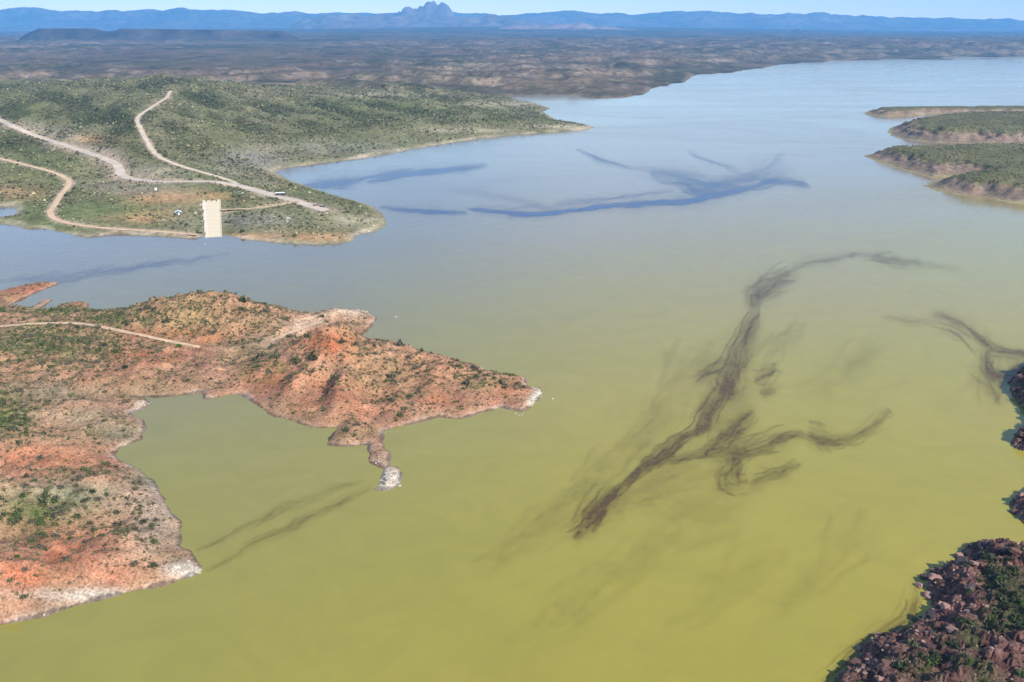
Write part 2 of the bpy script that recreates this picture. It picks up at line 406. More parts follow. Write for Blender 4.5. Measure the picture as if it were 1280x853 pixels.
c = mixc(c, (.30, .195, .085), blobs(wu, wv, [(240, 395, 75, 24, .85), (480, 470, 60, 30, .35)]))
c = mixc(c, GREY, blobs(wu, wv, [(90, 620, 90, 22, .85), (150, 540, 45, 12, .7), (60, 490, 60, 16, .6), (330, 430, 30, 16, .5), (190, 600, 40, 18, .7), (100, 520, 80, 14, .5)]))
c = mixc(c, GREEN, blobs(wu, wv, [(40, 640, 60, 22, .95), (5, 520, 30, 30, .9), (40, 432, 90, 24, .8), (150, 398, 40, 10, .9), (60, 388, 60, 6, .7), (350, 460, 40, 12, .65, -30), (310, 465, 30, 10, .5, -30), (600, 480, 36, 8, .6), (30, 380, 40, 6, .5), (510, 450, 40, 10, .3),
        (460, 540, 40, 8, .35)])*(.65+1.3*n2))
c = mixc(c, (.60, .42, .28), blobs(wu, wv, [(380, 405, 30, 10, .9, -25), (430, 393, 35, 8, .7)]))
c = mixc(c, PALE, .6*np.exp(-(np.maximum(s, 0)/1.7)**2)*(.5+1.2*n2)*(.6+.8*sstep(-.3, .4, n1)))
c = mixc(c, PALE, blobs(wu, wv, [(672, 495, 9, 14, .95), (485, 600, 22, 16, .9), (232, 713, 26, 11, .95), (130, 745, 100, 8, .75), (190, 650, 30, 40, .3), (445, 388, 22, 6, .5), (178, 505, 12, 5, .5)]))
wet = (s < .9); c[wet] *= .42
peninsula = grid_mesh('peninsula', X, Y, Z, M['near'], {'albedo': np.clip(c*.92, .01, .9)}, Z > -1.2)
tag(peninsula, 'red earth peninsula with scrub covered hills and narrow rocky points', kind='structure')
pen_roads[0].build('dirt_track', M['track'], 'narrow pale dirt track crossing the red peninsula behind the domed hill', .1)
pen_roads[1].build('dirt_track', M['track'], 'short pale track running down to the flat point of the peninsula', .1)

# ================================================================== headland with dark cliffs (right, near)
CLF = P([(1020, 880), (1046, 853), (1063, 828), (1085, 803), (1111, 796), (1140, 779), (1165, 767), (1162, 742), (1151, 731), (1166, 716), (1201, 702), (1206, 686), (1228, 677), (1252, 678), (1275, 688), (1300, 690), (1310, 670),
         (1292, 660), (1266, 640), (1264, 626), (1285, 615), (1320, 600), (1320, 580), (1290, 568), (1270, 560), (1268, 545), (1290, 535), (1286, 520), (1272, 500), (1264, 492), (1263, 474), (1285, 458), (1330, 430),
         (1420, 400), (1600, 420), (1700, 700), (1500, 900), (1200, 1000), (1040, 960)])
def clf_h(x, y):
    wx = x + 3.0*fbm(x/7, y/7, 3, 71); wy = y + 3.0*fbm(x/7, y/7, 3, 75)
    s = sdist(wx, wy, CLF); ins = np.maximum(s, 0)
    u, v = proj(x, y, np.full(x.shape, 5.0))
    tall = 1.0 + .9*np.exp(-((v-510)/80)**2)
    z = 2.0*tall*sstep(-.5, 2.5, ins) + 2.4*tall*sstep(3, 10, ins) + .20*np.minimum(ins, 80)
    rk = ridged(x/9, y/9, 4, 81)
    z = z + (3.0*(rk-.5) + 1.5*fbm(x/3, y/3, 4, 91, .65))*sstep(0, 6, ins)
    st = 1.7; zq = np.floor(z/st)*st + st*sstep(.35, .85, (z/st) % 1.0)
    z = z*.3 + zq*.7
    return np.where(s > 0, np.maximum(z, .05*ins), np.maximum(.45*s, -4.0))
gx = np.arange(66, 300, .7); gy = np.arange(150, 440, .7)
X, Y = np.meshgrid(gx, gy); Z = clf_h(X, Y); U, V = proj(X, Y, Z)
s = sdist(X, Y, CLF)
n1 = fbm(X/16, Y/16, 4, 101); n2 = fbm(X/4, Y/4, 4, 102)
c = np.broadcast_to(np.array((.085, .040, .034)), X.shape+(3,)).copy()
c = mixc(c, (.19, .10, .08), .3+1.6*n2)
c = mixc(c, (.09, .06, .055), .4*sstep(.1, .4, n1))
grassy = sstep(9, 18, s)*sstep(-.25, .2, n1+.25*n2)
c = mixc(c, (.05, .058, .02), grassy*.85)
c = mixc(c, (.40, .33, .28), .5*np.exp(-(np.maximum(s, 0)/1.2)**2)*(.5+n2))
headland = grid_mesh('headland', X, Y, Z, M['cliff'], {'albedo': np.clip(c, .01, .9)}, Z > -1.2)
headland.data.polygons.foreach_set('use_smooth', np.zeros(len(headland.data.polygons), bool))
tag(headland, 'dark rocky headland with broken cliffs and green brush on top', kind='structure')

# ================================================================== far side land: hills, shore and plain
LAND = P([(-500, 262), (-60, 262), (0, 258), (20, 257), (23, 264), (16, 271), (0, 273), (-60, 273), (-120, 276), (-120, 281), (-40, 279), (0, 279), (22, 281), (32, 286), (50, 285), (75, 291), (108, 297), (130, 294), (160, 291), (200, 294), (240, 298), (263, 299), (278, 297),
          (300, 298), (330, 302), (365, 305), (400, 306), (432, 304), (442, 301), (440, 296), (455, 291), (470, 288), (482, 281), (479, 269), (466, 258), (440, 251), (415, 244), (390, 236), (360, 226),
          (341, 215), (355, 211), (380, 207), (430, 201), (480, 193), (530, 184), (580, 176), (640, 169), (700, 165), (735, 162), (745, 159), (720, 155), (700, 153), (690, 149), (676, 140), (685, 136), (668, 130), (645, 122),
          (655, 119), (700, 119), (755, 122), (788, 122), (802, 117), (826, 108), (845, 104), (870, 96), (905, 91), (930, 87), (965, 82), (1000, 78), (1060, 75.5), (1110, 74), (1150, 73.5), (1178, 75), (1185, 72.5), (1240, 71), (1300, 70.5), (1500, 69.5), (1800, 69.5)]
         + [(1800, 45), (-600, 45)])
RIDGES = [(P(p_, h0), hh, wl, wr) for p_, h0, hh, wl, wr in (
    ([(188, 186), (181, 170), (171, 150), (190, 134), (212, 115)], 28, 22, 50, 170), ([(118, 182), (150, 160), (196, 126)], 22, 14, 34, 70), ([(60, 168), (100, 150), (165, 122)], 22, 14, 34, 70), ([(20, 150), (60, 136), (120, 116)], 22, 14, 34, 80),
    ([(300, 195), (320, 160), (330, 125)], 28, 7, 50, 90), ([(390, 178), (400, 150), (410, 122)], 26, 7, 50, 90), ([(480, 165), (500, 140), (500, 120)], 24, 7, 50, 90), ([(560, 155), (590, 138), (600, 122)], 20, 6, 40, 70))]
def gully(x, y):
    a = R(28); ca, sa = math.cos(a), math.sin(a)
    return ridged((ca*x + sa*y)/95, (-sa*x + ca*y)/420, 3, 121)
def land_h(x, y):
    k = np.clip(y/900, .6, 6)
    k2 = 1 + 5.0*sstep(1.9, 3.4, k)
    wx = x + 7*k*k2*fbm(x/40/k, y/40/k, 4, 111); wy = y + 9*k*k2*fbm(x/40/k, y/40/k, 4, 115)
    s = sdist(wx, wy, LAND); ins = np.maximum(s, 0)
    bank = 1.6*(1-np.exp(-ins/4))
    # gentle scrub slopes in front
    ramp = bank + 17*(1-np.exp(-ins/110)) + .034*np.clip(ins-60, 0, 900)
    gul = gully(x, y)
    g2 = ridged(x/60, y/70, 3, 131)
    rid = np.zeros(x.shape)
    for rp_, hh, wl, wr in RIDGES:
        d_, _, _ = polydist(x, y, rp_, False)
        side = np.zeros(x.shape)
        i0, i1 = rp_[0], rp_[-1]; side = (i1[0]-i0[0])*(y-i0[1]) - (i1[1]-i0[1])*(x-i0[0])   # >0: left of the ridge
        sp_ = side/math.hypot(i1[0]-i0[0], i1[1]-i0[1])
        rid = np.maximum(rid, hh*np.exp(-(d_/(wr + (wl-wr)*sstep(-60, 60, sp_)))**2))
    zm = ramp + rid*sstep(30, 160, ins) + (20*(gul-.62))*sstep(90, 330, ins) + 4*(g2-.6)*sstep(20, 90, ins) + .6*fbm(x/9, y/9, 3, 141)*sstep(0, 20, ins)
    # plain behind
    bad = ridged(x/420, y/420, 5, 151); pl = fbm(x/900, y/900, 4, 161)
    zf = bank*1.5 + 9*(1-np.exp(-ins/120)) + 22*sstep(.45, .8, bad)*sstep(20, 260, ins) + 10*pl*sstep(60, 500, ins) + 66*sstep(3000, 9500, y)*sstep(0, 900, ins) + 60*sstep(11000, 19000, y)
    e = y + .25*x + 120*fbm(x/300, y/300, 3, 171)
    t = sstep(1750, 2350, e)
    z = zm*(1-t) + zf*t
    return np.where(s > 0, np.maximum(z, .02*ins), np.maximum(.12*s, -6.0))
RD = [((-30, 138), (0, 150), (30, 165), (75, 180), (120, 194), (146, 204), (150, 211), (148, 217), (160, 224), (200, 228), (240, 227), (262, 226), (290, 230), (318, 238), (345, 245), (375, 253), (400, 261), (410, 264)),
      ((213, 114), (209, 122), (190, 134), (172, 146), (171, 152), (179, 168), (188, 184), (194, 194), (218, 206), (240, 212), (262, 218), (284, 224), (298, 231)),
      ((-20, 195), (0, 198), (18, 203), (60, 213), (84, 222), (90, 229), (76, 243), (69, 256), (58, 269), (66, 276), (110, 284), (150, 287), (200, 289), (246, 294)),
      ((276, 262), (300, 262), (322, 261), (346, 258), (368, 252))]
RW = [9.5, 4.8, 4.8, 3.6]
land_roads = [Road(list(p), w, land_h, tmax=4000) for p, w in zip(RD, RW)]
ramp_lo = ray_hit(267, 297, land_h); ramp_hi = ray_hit(266, 253, land_h)
ramp_lo[2] = -1.2; rd_ = ramp_hi-ramp_lo
class Ramp(Road):
    def __init__(s): s.p = densify([ramp_lo - rd_*.12, ramp_hi], 4.0); s.w = 16.0
ramp_r = Ramp()
def land_hr(x, y):
    z = land_h(x, y)
    for r in land_roads: z = r.carve(x, y, z)
    z2 = ramp_r.carve(x, y, z)
    return z2
ys = [560.0]
while ys[-1] < 21000: ys.append(ys[-1]*(1 + .0042 + .006*float(sstep(1500, 4000, np.array(ys[-1])))))
us = np.arange(-.80, .86, .0042)
YY, UU = np.meshgrid(np.array(ys), us, indexing='ij'); X = UU*YY; Y = YY
Z = land_hr(X, Y); U, V = proj(X, Y, Z); s = sdist(X, Y, LAND)
gz = np.gradient(Z, axis=0)/np.gradient(Y, axis=0); gxx = np.gradient(Z, axis=1)/np.maximum(np.gradient(X, axis=1), .1)
slope = np.hypot(gz, gxx)
far = sstep(1700, 2600, Y + .25*X)
k = np.clip(Y/900, .7, 6)
n1 = fbm(X/80/k, Y/80/k, 4, 201); n2 = fbm(X/24/k, Y/24/k, 4, 202); n3 = fbm(X/700, Y/1500, 4, 203); n4 = fbm(X/130, Y/240, 4, 204)
wu = U + 10*n2; wv = V + 5*n1
c = np.broadcast_to(np.array((.145, .145, .06)), X.shape+(3,)).copy()
c = mixc(c, (.25, .21, .12), .35+1.3*n1)
WASH_SHADE = [(150, 165, 55, 9, .9, -28), (120, 150, 60, 5, .8, -24), (75, 140, 60, 4, .8, -22), (190, 190, 30, 14, .8, 20), (250, 190, 60, 10, .6, 15), (340, 150, 70, 5, .5, 12), (450, 140, 80, 5, .5, 12), (430, 160, 120, 5, .7, -10), (610, 150, 70, 4, .6, -4), (20, 178, 30, 10, .9), (60, 122, 60, 4, .6, -18)]  # dense scrub in the washes, with hillside shade painted in as dark green
c = mixc(c, (.065, .08, .026), blobs(wu, wv, WASH_SHADE)*(.8+.8*n2))
c = mixc(c, (.06, .075, .025), .85*(1-sstep(.42, .66, gully(X, Y) + .15*n2))*sstep(60, 200, s))  # gully stripes: thick scrub plus ridge shading painted into the ground colour
c = c*.9
c = mixc(c, (.13, .16, .05), blobs(wu, wv, [(120, 262, 90, 18, .9), (240, 215, 60, 14, .6), (60, 280, 60, 8, .9), (330, 268, 50, 9, .5), (380, 240, 40, 6, .7), (480, 180, 120, 9, .45), (60, 200, 50, 10, .5), (550, 130, 120, 15, .4)])*(.8+n2))
c = mixc(c, (.37, .29, .22), blobs(wu, wv, [(130, 190, 40, 8, .8, 15), (70, 165, 45, 8, .6, 15), (190, 215, 40, 8, .6), (300, 215, 45, 6, .35)]))
c = mixc(c, (.46, .25, .13), blobs(wu, wv, [(215, 247, 55, 9, .8), (155, 240, 30, 10, .4), (175, 273, 40, 6, .65), (300, 297, 60, 5, .8), (400, 296, 50, 6, .8), (20, 240, 40, 9, .55), (270, 245, 20, 6, .6), (200, 266, 30, 5, .5), (120, 175, 40, 6, .4)])*(.9+n2))
c = mixc(c, (.24, .22, .19), blobs(wu, wv, [(310, 200, 45, 12, .8), (420, 185, 90, 10, .5), (310, 275, 60, 9, .6), (160, 235, 50, 8, .5), (250, 280, 40, 6, .3)]))
c = mixc(c, (.50, .40, .29), .8*np.exp(-(np.maximum(s, 0)/(5*k))**2)*(.55+1.2*n2))
c = mixc(c, (.52, .43, .30), blobs(wu, wv, [(655, 128, 30, 5, .8), (585, 163, 50, 3, .55), (700, 158, 50, 3, .6), (440, 275, 30, 10, .5), (455, 118, 60, 3, .5), (610, 130, 40, 4, .5)]))
for r_, vg in zip(land_roads, (1.9, 1.3, 1.5, 1.4)):
    bb = r_.p[::3]; m_ = (X > bb[:, 0].min()-40) & (X < bb[:, 0].max()+40) & (Y > bb[:, 1].min()-40) & (Y < bb[:, 1].max()+40)
    dd = np.full(X.shape, 999.0); dd[m_] = polydist(X[m_], Y[m_], bb[:, :2], False)[0]
    c = mixc(c, (.42, .31, .215), .85*(1-sstep(r_.w*.5, r_.w*vg, dd + 5*n2)))
cf = np.broadcast_to(np.array((.20, .14, .088)), X.shape+(3,)).copy()
cf = mixc(cf, (.105, .092, .045), .45+1.6*n3+.6*n1)
cf = mixc(cf, (.54, .40, .29), sstep(.10, .28, slope)*.5*(.6+n2))
cf = mixc(cf, (.34, .25, .185), .6*sstep(.12, .4, n4)*sstep(-.3, .3, n3+n2))
cf = mixc(cf, (.055, .06, .03), .7*sstep(.1, .4, -n4))
cf = mixc(cf, (.36, .27, .21), blobs(U, V, [(300, 54, 300, 2.5, .4)])*(.6+n2))
cf = cf*.66
c = mixc(c, cf, far)
c[s < .8*k[:, :]] *= .75
scrub = np.clip(.55+.8*n2+.4*n1, .15, 1)*(1-.6*far) + .5*far
scrub = scrub*sstep(2, 14, s)
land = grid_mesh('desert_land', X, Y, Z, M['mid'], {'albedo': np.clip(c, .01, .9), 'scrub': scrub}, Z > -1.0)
land.data.materials.append(M['far'])
fy = np.zeros(len(land.data.polygons)*3, np.float32); land.data.polygons.foreach_get('center', fy); fy = fy.reshape(-1, 3)
jit = fy[:, 1] + .25*fy[:, 0] + 200*fbm(fy[:, 0]/150, fy[:, 1]/150, 3, 9)
land.data.polygons.foreach_set('material_index', (jit > 2100).astype(np.int32))
tag(land, 'scrub covered desert slopes and flat plain along the far shore', kind='structure')
land_roads[0].build('gravel_road', M['road_grey'], 'wide pale gravel road winding down to the parking area', .25)
land_roads[1].build('dirt_track', M['road'], 'pale dirt track climbing over the green scrub hill', .25)
land_roads[2].build('dirt_track', M['track'], 'reddish dirt track bending down to the shore and along it', .25)
land_roads[3].build('footpath', M['track'], 'thin reddish path from the parking area to the concrete ramp', .2)

# ================================================================== low islands on the right
def headlands(name, label, poly, top, steep, seed, xr, yr, step):
    poly = P(poly)
    def hf(x, y):
        wx = x + 6*fbm(x/30, y/30, 3, seed); wy = y + 6*fbm(x/30, y/30, 3, seed+5)
        s = sdist(wx, wy, poly); ins = np.maximum(s, 0)
        gl = ridged(x/26, y/60, 4, seed+9, .6)
        z = top*sstep(0, steep, ins*(.35+1.1*gl)) + .02*ins + (1.2*fbm(x/25, y/25, 3, seed+3) + 4.5*fbm(x/90, y/90, 3, seed+4))*sstep(15, 70, ins)
        return np.where(s > 0, np.maximum(z, .03*ins), np.maximum(.2*s, -5.0))
    X, Y = np.meshgrid(np.arange(xr[0], xr[1], step), np.arange(yr[0], yr[1], step))
    Z = hf(X, Y); s = sdist(X, Y, poly)
    n1 = fbm(X/50, Y/50, 4, seed+11); n2 = fbm(X/14, Y/14, 4, seed+12)
    c = np.broadcast_to(np.array((.30, .20, .145)), X.shape+(3,)).copy()
    c = mixc(c, (.22, .17, .13), .4+1.2*n2)
    c = mixc(c, (.165, .15, .07), sstep(.66, .95, Z/top + .3*n2))
    c = mixc(c, (.36, .31, .15), .8*np.exp(-(np.maximum(s, 0)/7)**2))
    c = c*.8
    sc = sstep(.6, .9, Z/top + .2*n2)
    o = grid_mesh(name, X, Y, Z, M['mid'], {'albedo': np.clip(c, .01, .9), 'scrub': sc*.9}, Z > -1)
    tag(o, label, kind='structure'); return hf
hA = headlands('island', 'low flat green island lying behind the other islands', [(1078, 142), (1090, 139), (1130, 138), (1240, 137), (1500, 138), (1500, 141), (1240, 143), (1165, 142.5), (1140, 145.5), (1105, 146)], 9, 26, 301, (590, 1750), (1650, 1960), 4)
hB = headlands('island', 'broad brown bluffed island with dark green top', [(1112, 170), (1111, 160), (1125, 156), (1180, 149), (1300, 146), (1500, 146), (1500, 182), (1280, 181), (1220, 180), (1170, 179), (1140, 176)], 15, 50, 331, (500, 1400), (1180, 1720), 3.2)
hC = headlands('island', 'pointed island with shaded bluffs and pink eroded slopes', [(1079, 195), (1095, 191), (1150, 188), (1300, 187), (1500, 187), (1500, 290), (1340, 268), (1280, 256), (1245, 250), (1200, 244), (1172, 239), (1152, 233), (1165, 227), (1200, 221), (1165, 223), (1140, 216), (1125, 212), (1100, 204)], 11.5, 42, 361, (330, 1150), (790, 1270), 2.6)

# ================================================================== mesa and mountains
def range_mesh(name, label, prof, dist, width, step, seed, base, col, col2, rough=.35, xpad=0, plateau=False, jag=90):
    pr = np.array(prof, float)
    el = (426.5-pr[:, 1])/F; a = (pr[:, 0]-640)/F
    dy = CP + el*SP; dz = -SP + el*CP; tt = dist/dy
    xs = tt*a; zs = CAM_H + tt*dz
    X, Y = np.meshgrid(np.arange(xs[0]-xpad, xs[-1]+xpad, step), np.arange(dist-width, dist+width*1.0, step))
    prof_z = np.interp(X*dist/Y, xs, zs, left=base-5, right=base-5)
    prof_z = prof_z + (0 if plateau else jag)*np.clip((prof_z-base)/300, 0, 1)*fbm(X/(width*.18), Y/(width*.6), 4, seed+21, .6)
    d = (Y-dist)/width + .25*fbm(X/width, Y/width, 3, seed)
    if plateau:
        sh = np.maximum(1-sstep(.45, .85, np.abs(d)), .32*(1-np.abs(d)))
        er = 1 - .22*(1-ridged(X/160, Y/160, 3, seed+3))*(sh < .95)
    else:
        sh = np.clip(1-np.abs(d), 0, 1)**1.25
        er = 1 - rough*(1-ridged(X/(width*.35), Y/(width*.35), 5, seed+3))*sstep(0, .25, 1-sh) - .05*(1-ridged(X/(width*.08), Y/(width*.08), 3, seed+7))
    Z = base-15 + np.maximum(prof_z-base+15, 0)*np.clip(sh, 0, 1)*er
    n1 = fbm(X/width*2, Y/width*2, 4, seed+11)
    c = mixc(np.broadcast_to(np.array(col), X.shape+(3,)).copy(), col2, .5+1.4*n1)
    o = grid_mesh(name, X, Y, Z, M['mount'], {'albedo': np.clip(c, .01, .9)}, Z > base-14)
    tag(o, label, kind='structure'); return o
range_mesh('mesa', 'long dark flat topped mesa rising from the plain', [(22, 50), (34, 42), (48, 36), (120, 36), (128, 39), (142, 40), (150, 36), (230, 37), (300, 38), (352, 39), (362, 43), (378, 50), (385, 54)], 8600, 620, 24, 401, 66, (.055, .05, .045), (.10, .08, .065), plateau=True)
range_mesh('mountain_range', 'long pale blue mountain range along the horizon', [(-500, 16), (-200, 14), (0, 12), (18, 10), (40, 8), (56, 12), (80, 13), (150, 12), (230, 10), (260, 11), (300, 13), (380, 16), (420, 15), (470, 15), (520, 17), (570, 16), (640, 17), (700, 14), (760, 16), (800, 17), (850, 13), (880, 14), (960, 17), (1000, 18), (1015, 17),
            (1028, 15), (1040, 18), (1060, 20), (1150, 21), (1280, 25), (1500, 24), (1900, 22)], 24500, 3600, 110, 421, 130, (.19, .15, .13), (.13, .13, .10))
range_mesh('mountain_peak', 'craggy twin summit standing above the far range', [(440, 40), (470, 28), (488, 22), (497, 15), (503, 6), (514, 4), (523, 8), (530, 7), (536, 3), (552, 2), (561, 6), (567, 14), (580, 20), (592, 24), (620, 34), (650, 42)], 20500, 1500, 42, 441, 110, (.20, .15, .13), (.15, .13, .11), rough=.6, jag=260)
range_mesh('mountain_range', 'lower broken hills in front of the twin summit', [(330, 46), (360, 34), (380, 24), (410, 19), (425, 17), (450, 17), (475, 18), (500, 18), (560, 21), (585, 22), (603, 19), (612, 14), (622, 20), (650, 24), (700, 30), (740, 36), (800, 44)], 18500, 2000, 55, 461, 105, (.20, .15, .13), (.14, .13, .11), rough=.55)
range_mesh('foothills', 'pinkish foothills below the far range', [(560, 50), (600, 40), (640, 32), (690, 31), (722, 27), (740, 32), (770, 34), (820, 40), (880, 46)], 15500, 1200, 45, 481, 95, (.26, .18, .15), (.17, .14, .12), rough=.55)
range_mesh('hill_cone', 'small dark cone shaped hill on the plain', [(968, 50), (980, 44), (992, 38), (998, 36.5), (1006, 38), (1020, 44), (1034, 50)], 13500, 500, 26, 501, 85, (.06, .055, .05), (.09, .08, .07), rough=.3)
range_mesh('foothills', 'dark wooded foothills along the right of the plain', [(880, 54), (930, 44), (1000, 41), (1080, 40), (1160, 42), (1240, 40), (1330, 41), (1500, 40), (1800, 42)], 16500, 1700, 60, 521, 100, (.07, .065, .05), (.12, .10, .08), rough=.5)

# ================================================================== dark slicks on the water
def slick(name, label, strokes, mat, wisp=1.0, seed=0, gain=1.0):
    pts = np.array([q for st in strokes for q in st[0]], float)
    m = 30
    w0 = unproj([pts[:, 0].min()-m]*2+[pts[:, 0].max()+m]*2, [pts[:, 1].min()-m*.5, pts[:, 1].max()+m]*2)
    y0, y1 = w0[:, 1].min(), w0[:, 1].max(); u = w0[:, 0]/w0[:, 1]; 
    ys = [y0]
    while ys[-1] < y1: ys.append(ys[-1] + max(.5, .9*ys[-1]**2/(CAM_H*F)))
    us = np.arange((u.min()), (u.max()), .0010)
    YY, UU = np.meshgrid(np.array(ys), us, indexing='ij'); X = UU*YY
    pu, pv = proj(X, YY, np.zeros(X.shape))
    a = np.zeros(X.shape)
    sq = .42 if pts[:, 1].mean() < 340 else .8                      # foreshortening: wisps lie flatter far out
    w1x, w1y = fbm(pu/46, pv/46/sq, 3, seed), fbm(pu/46, pv/46/sq, 3, seed+31)
    w2x, w2y = fbm(pu/11, pv/11/sq, 4, seed+3, .6), fbm(pu/11, pv/11/sq, 4, seed+35, .6)
    rs = np.random.default_rng(seed)
    def lay(st, w, k, wsp, sd, soft):
        """one stroke of cover with soft edges, torn into threads that run along it"""
        nonlocal a
        pad = w*4+8
        rr = np.nonzero((pv > st[:, 1].min()-pad) & (pv < st[:, 1].max()+pad) & (pu > st[:, 0].min()-pad) & (pu < st[:, 0].max()+pad))
        if not len(rr[0]): return
        qx, qy = pu[rr], pv[rr]
        wx = qx + wsp*(w1x[rr]*9 + w2x[rr]*2.2); wy = qy + wsp*sq*(w1y[rr]*9 + w2y[rr]*2.2)
        n = len(st); arc = np.concatenate([[0], np.cumsum(np.hypot(*np.diff(st, axis=0).T))])
        d, _, av = polydist(wx, wy, st, False, arc)
        tp = np.clip(np.sin(np.pi*np.clip(.04+.92*av/arc[-1], 0, 1)), .02, 1)**.5
        fall = np.exp(-(d/(w*tp))**2)
        di = st[-1]-st[0]; di = di/(np.hypot(*di)+1e-6); off = d*np.sign(di[0]*(wy-st[0, 1])-di[1]*(wx-st[0, 0]))
        fib = .5 + .8*fbm(av/26+sd, off/(.8*w)+.3*w2x[rr], 5, sd % 97, .7)
        pat = .55 + .9*fbm(av/45+7, off/40, 3, (sd+13) % 89)
        b = k*fall*(soft + (1-soft)*sstep(.25, .8, fib))*np.clip(pat+.25, .15, 1.15)
        a[rr] = 1-(1-a[rr])*(1-np.clip(b*gain, 0, .95))
    for si, (st, w, k) in enumerate(strokes):
        w = w*(.62 if sq < .5 else .85)
        st = densify(np.array(st, float), 7.0)
        if len(st) > 4: st = smooth(st, 3)
        lay(st, w, min(.95, k*.72), wisp, seed+si*7, .25)
        lay(st, w*2.8, k*.22, wisp, seed+si*7+3, .3)
        tg = np.gradient(st, axis=0); tg /= np.linalg.norm(tg, axis=1)[:, None]+1e-9; nr = np.stack([-tg[:, 1], tg[:, 0]*sq], -1)
        for q in range(int(7+12*k)):
            t0 = rs.uniform(0, .55); t1 = min(1, t0+rs.uniform(.3, .9)); i0, i1 = int(t0*(len(st)-1)), max(int(t1*(len(st)-1))+1, int(t0*(len(st)-1))+3)
            sub = st[i0:i1]
            if len(sub) < 3: continue
            o_ = rs.normal(0, 1.05)*w + rs.normal(0, .7)*w*np.linspace(-1, 1, len(sub)) + 5*pn(np.arange(len(sub))*.35, np.full(len(sub), q*3.3+si), 5)
            lay(sub + nr[i0:i1]*o_[:, None], w*rs.uniform(.12, .34), k*rs.uniform(.15, .7), wisp*.8, seed+si*7+q, .6)
    o = grid_mesh(name, X, YY, np.full(X.shape, .04), mat, {'cover': np.clip(a, 0, .97)}, a > .02)
    tag(o, label, 'debris slick', 'dark slicks drifting on the lake'); return o
slick('debris_slick', 'long dark brown debris streak fanning out across the green water', [
    ([(722, 672), (736, 650), (752, 632), (772, 614)], 10, .9), ([(745, 640), (770, 616), (795, 594), (822, 574), (850, 553), (874, 533)], 7, .85),
    ([(815, 580), (850, 576), (880, 568), (905, 560)], 7, .5),
    ([(870, 540), (890, 515), (900, 500), (912, 470), (922, 445), (934, 420), (946, 395)], 9, .62), ([(880, 535), (905, 495), (925, 450), (945, 410)], 20, .22),
    ([(905, 490), (918, 500), (905, 470)], 10, .6), ([(930, 430), (942, 402), (938, 384), (945, 364), (962, 350)], 6, .4), ([(868, 545), (884, 520), (896, 505)], 9, .6),
    ([(885, 570), (905, 545), (925, 528), (938, 515)], 11, .68),
    ([(890, 572), (930, 565), (960, 553), (1000, 544)], 10, .55),
    ([(990, 545), (1020, 546), (1040, 553), (1055, 552), (1075, 542), (1095, 528), (1112, 515)], 6, .45), ([(1010, 545), (1028, 548), (1045, 552)], 11, .3),
    ([(930, 565), (915, 585), (905, 604), (935, 600)], 10, .45), ([(940, 604), (970, 594), (998, 579)], 6, .42),
    ([(870, 478), (885, 466), (905, 452)], 8, .5), ([(945, 478), (960, 465), (972, 455)], 8, .42), ([(950, 490), (968, 484)], 7, .35), ([(960, 445), (985, 420), (1005, 405)], 10, .14),
    ([(935, 380), (945, 362), (965, 350), (985, 342)], 10, .36), ([(938, 372), (965, 362), (990, 350)], 7, .4),
    ([(975, 345), (1005, 331), (1040, 323), (1065, 319)], 5, .36), ([(1060, 322), (1090, 318), (1120, 326), (1150, 332)], 4.5, .38), ([(1090, 318), (1160, 330), (1200, 340)], 3.5, .2),
    ([(670, 650), (720, 612), (760, 580), (800, 540), (830, 500)], 12, .2), ([(800, 560), (830, 520), (850, 480), (890, 430)], 18, .14), ([(770, 640), (850, 600), (920, 560)], 22, .12),
    ([(720, 625), (660, 665), (600, 720)], 14, .10), ([(800, 690), (900, 640), (960, 600)], 26, .10), ([(640, 800), (740, 740), (820, 690)], 22, .10), ([(980, 760), (1040, 700), (1080, 640)], 20, .10), ([(840, 780), (900, 740), (980, 690)], 24, .08), ([(1000, 500), (1060, 470), (1100, 420)], 22, .08), ([(650, 690), (740, 640), (860, 600)], 14, .10)], M['slick_brown'], 1.0, 500)
slick('debris_slick', 'dark streak hooking round beside the dark rocky headland', [
    ([(1168, 394), (1190, 401), (1212, 412), (1235, 432)], 7, .5), ([(1225, 425), (1250, 441), (1290, 447)], 7, .5), ([(1238, 440), (1234, 458), (1245, 474), (1268, 468), (1300, 458)], 11, .72),
    ([(1228, 445), (1232, 470), (1246, 500)], 12, .3), ([(1110, 398), (1150, 402), (1180, 400)], 6, .18)], M['slick_brown'], 1.0, 540)
slick('debris_slick', 'blue slick stretching out from the bay behind the parking area', [
    ([(380, 233), (400, 232), (430, 231), (450, 226)], 7, .6), ([(458, 227), (480, 224), (510, 219), (545, 214), (580, 211), (606, 206)], 5, .85), ([(400, 228), (450, 222), (520, 212)], 5, .35)], M['slick_blue'], .8, 580, 1.4)
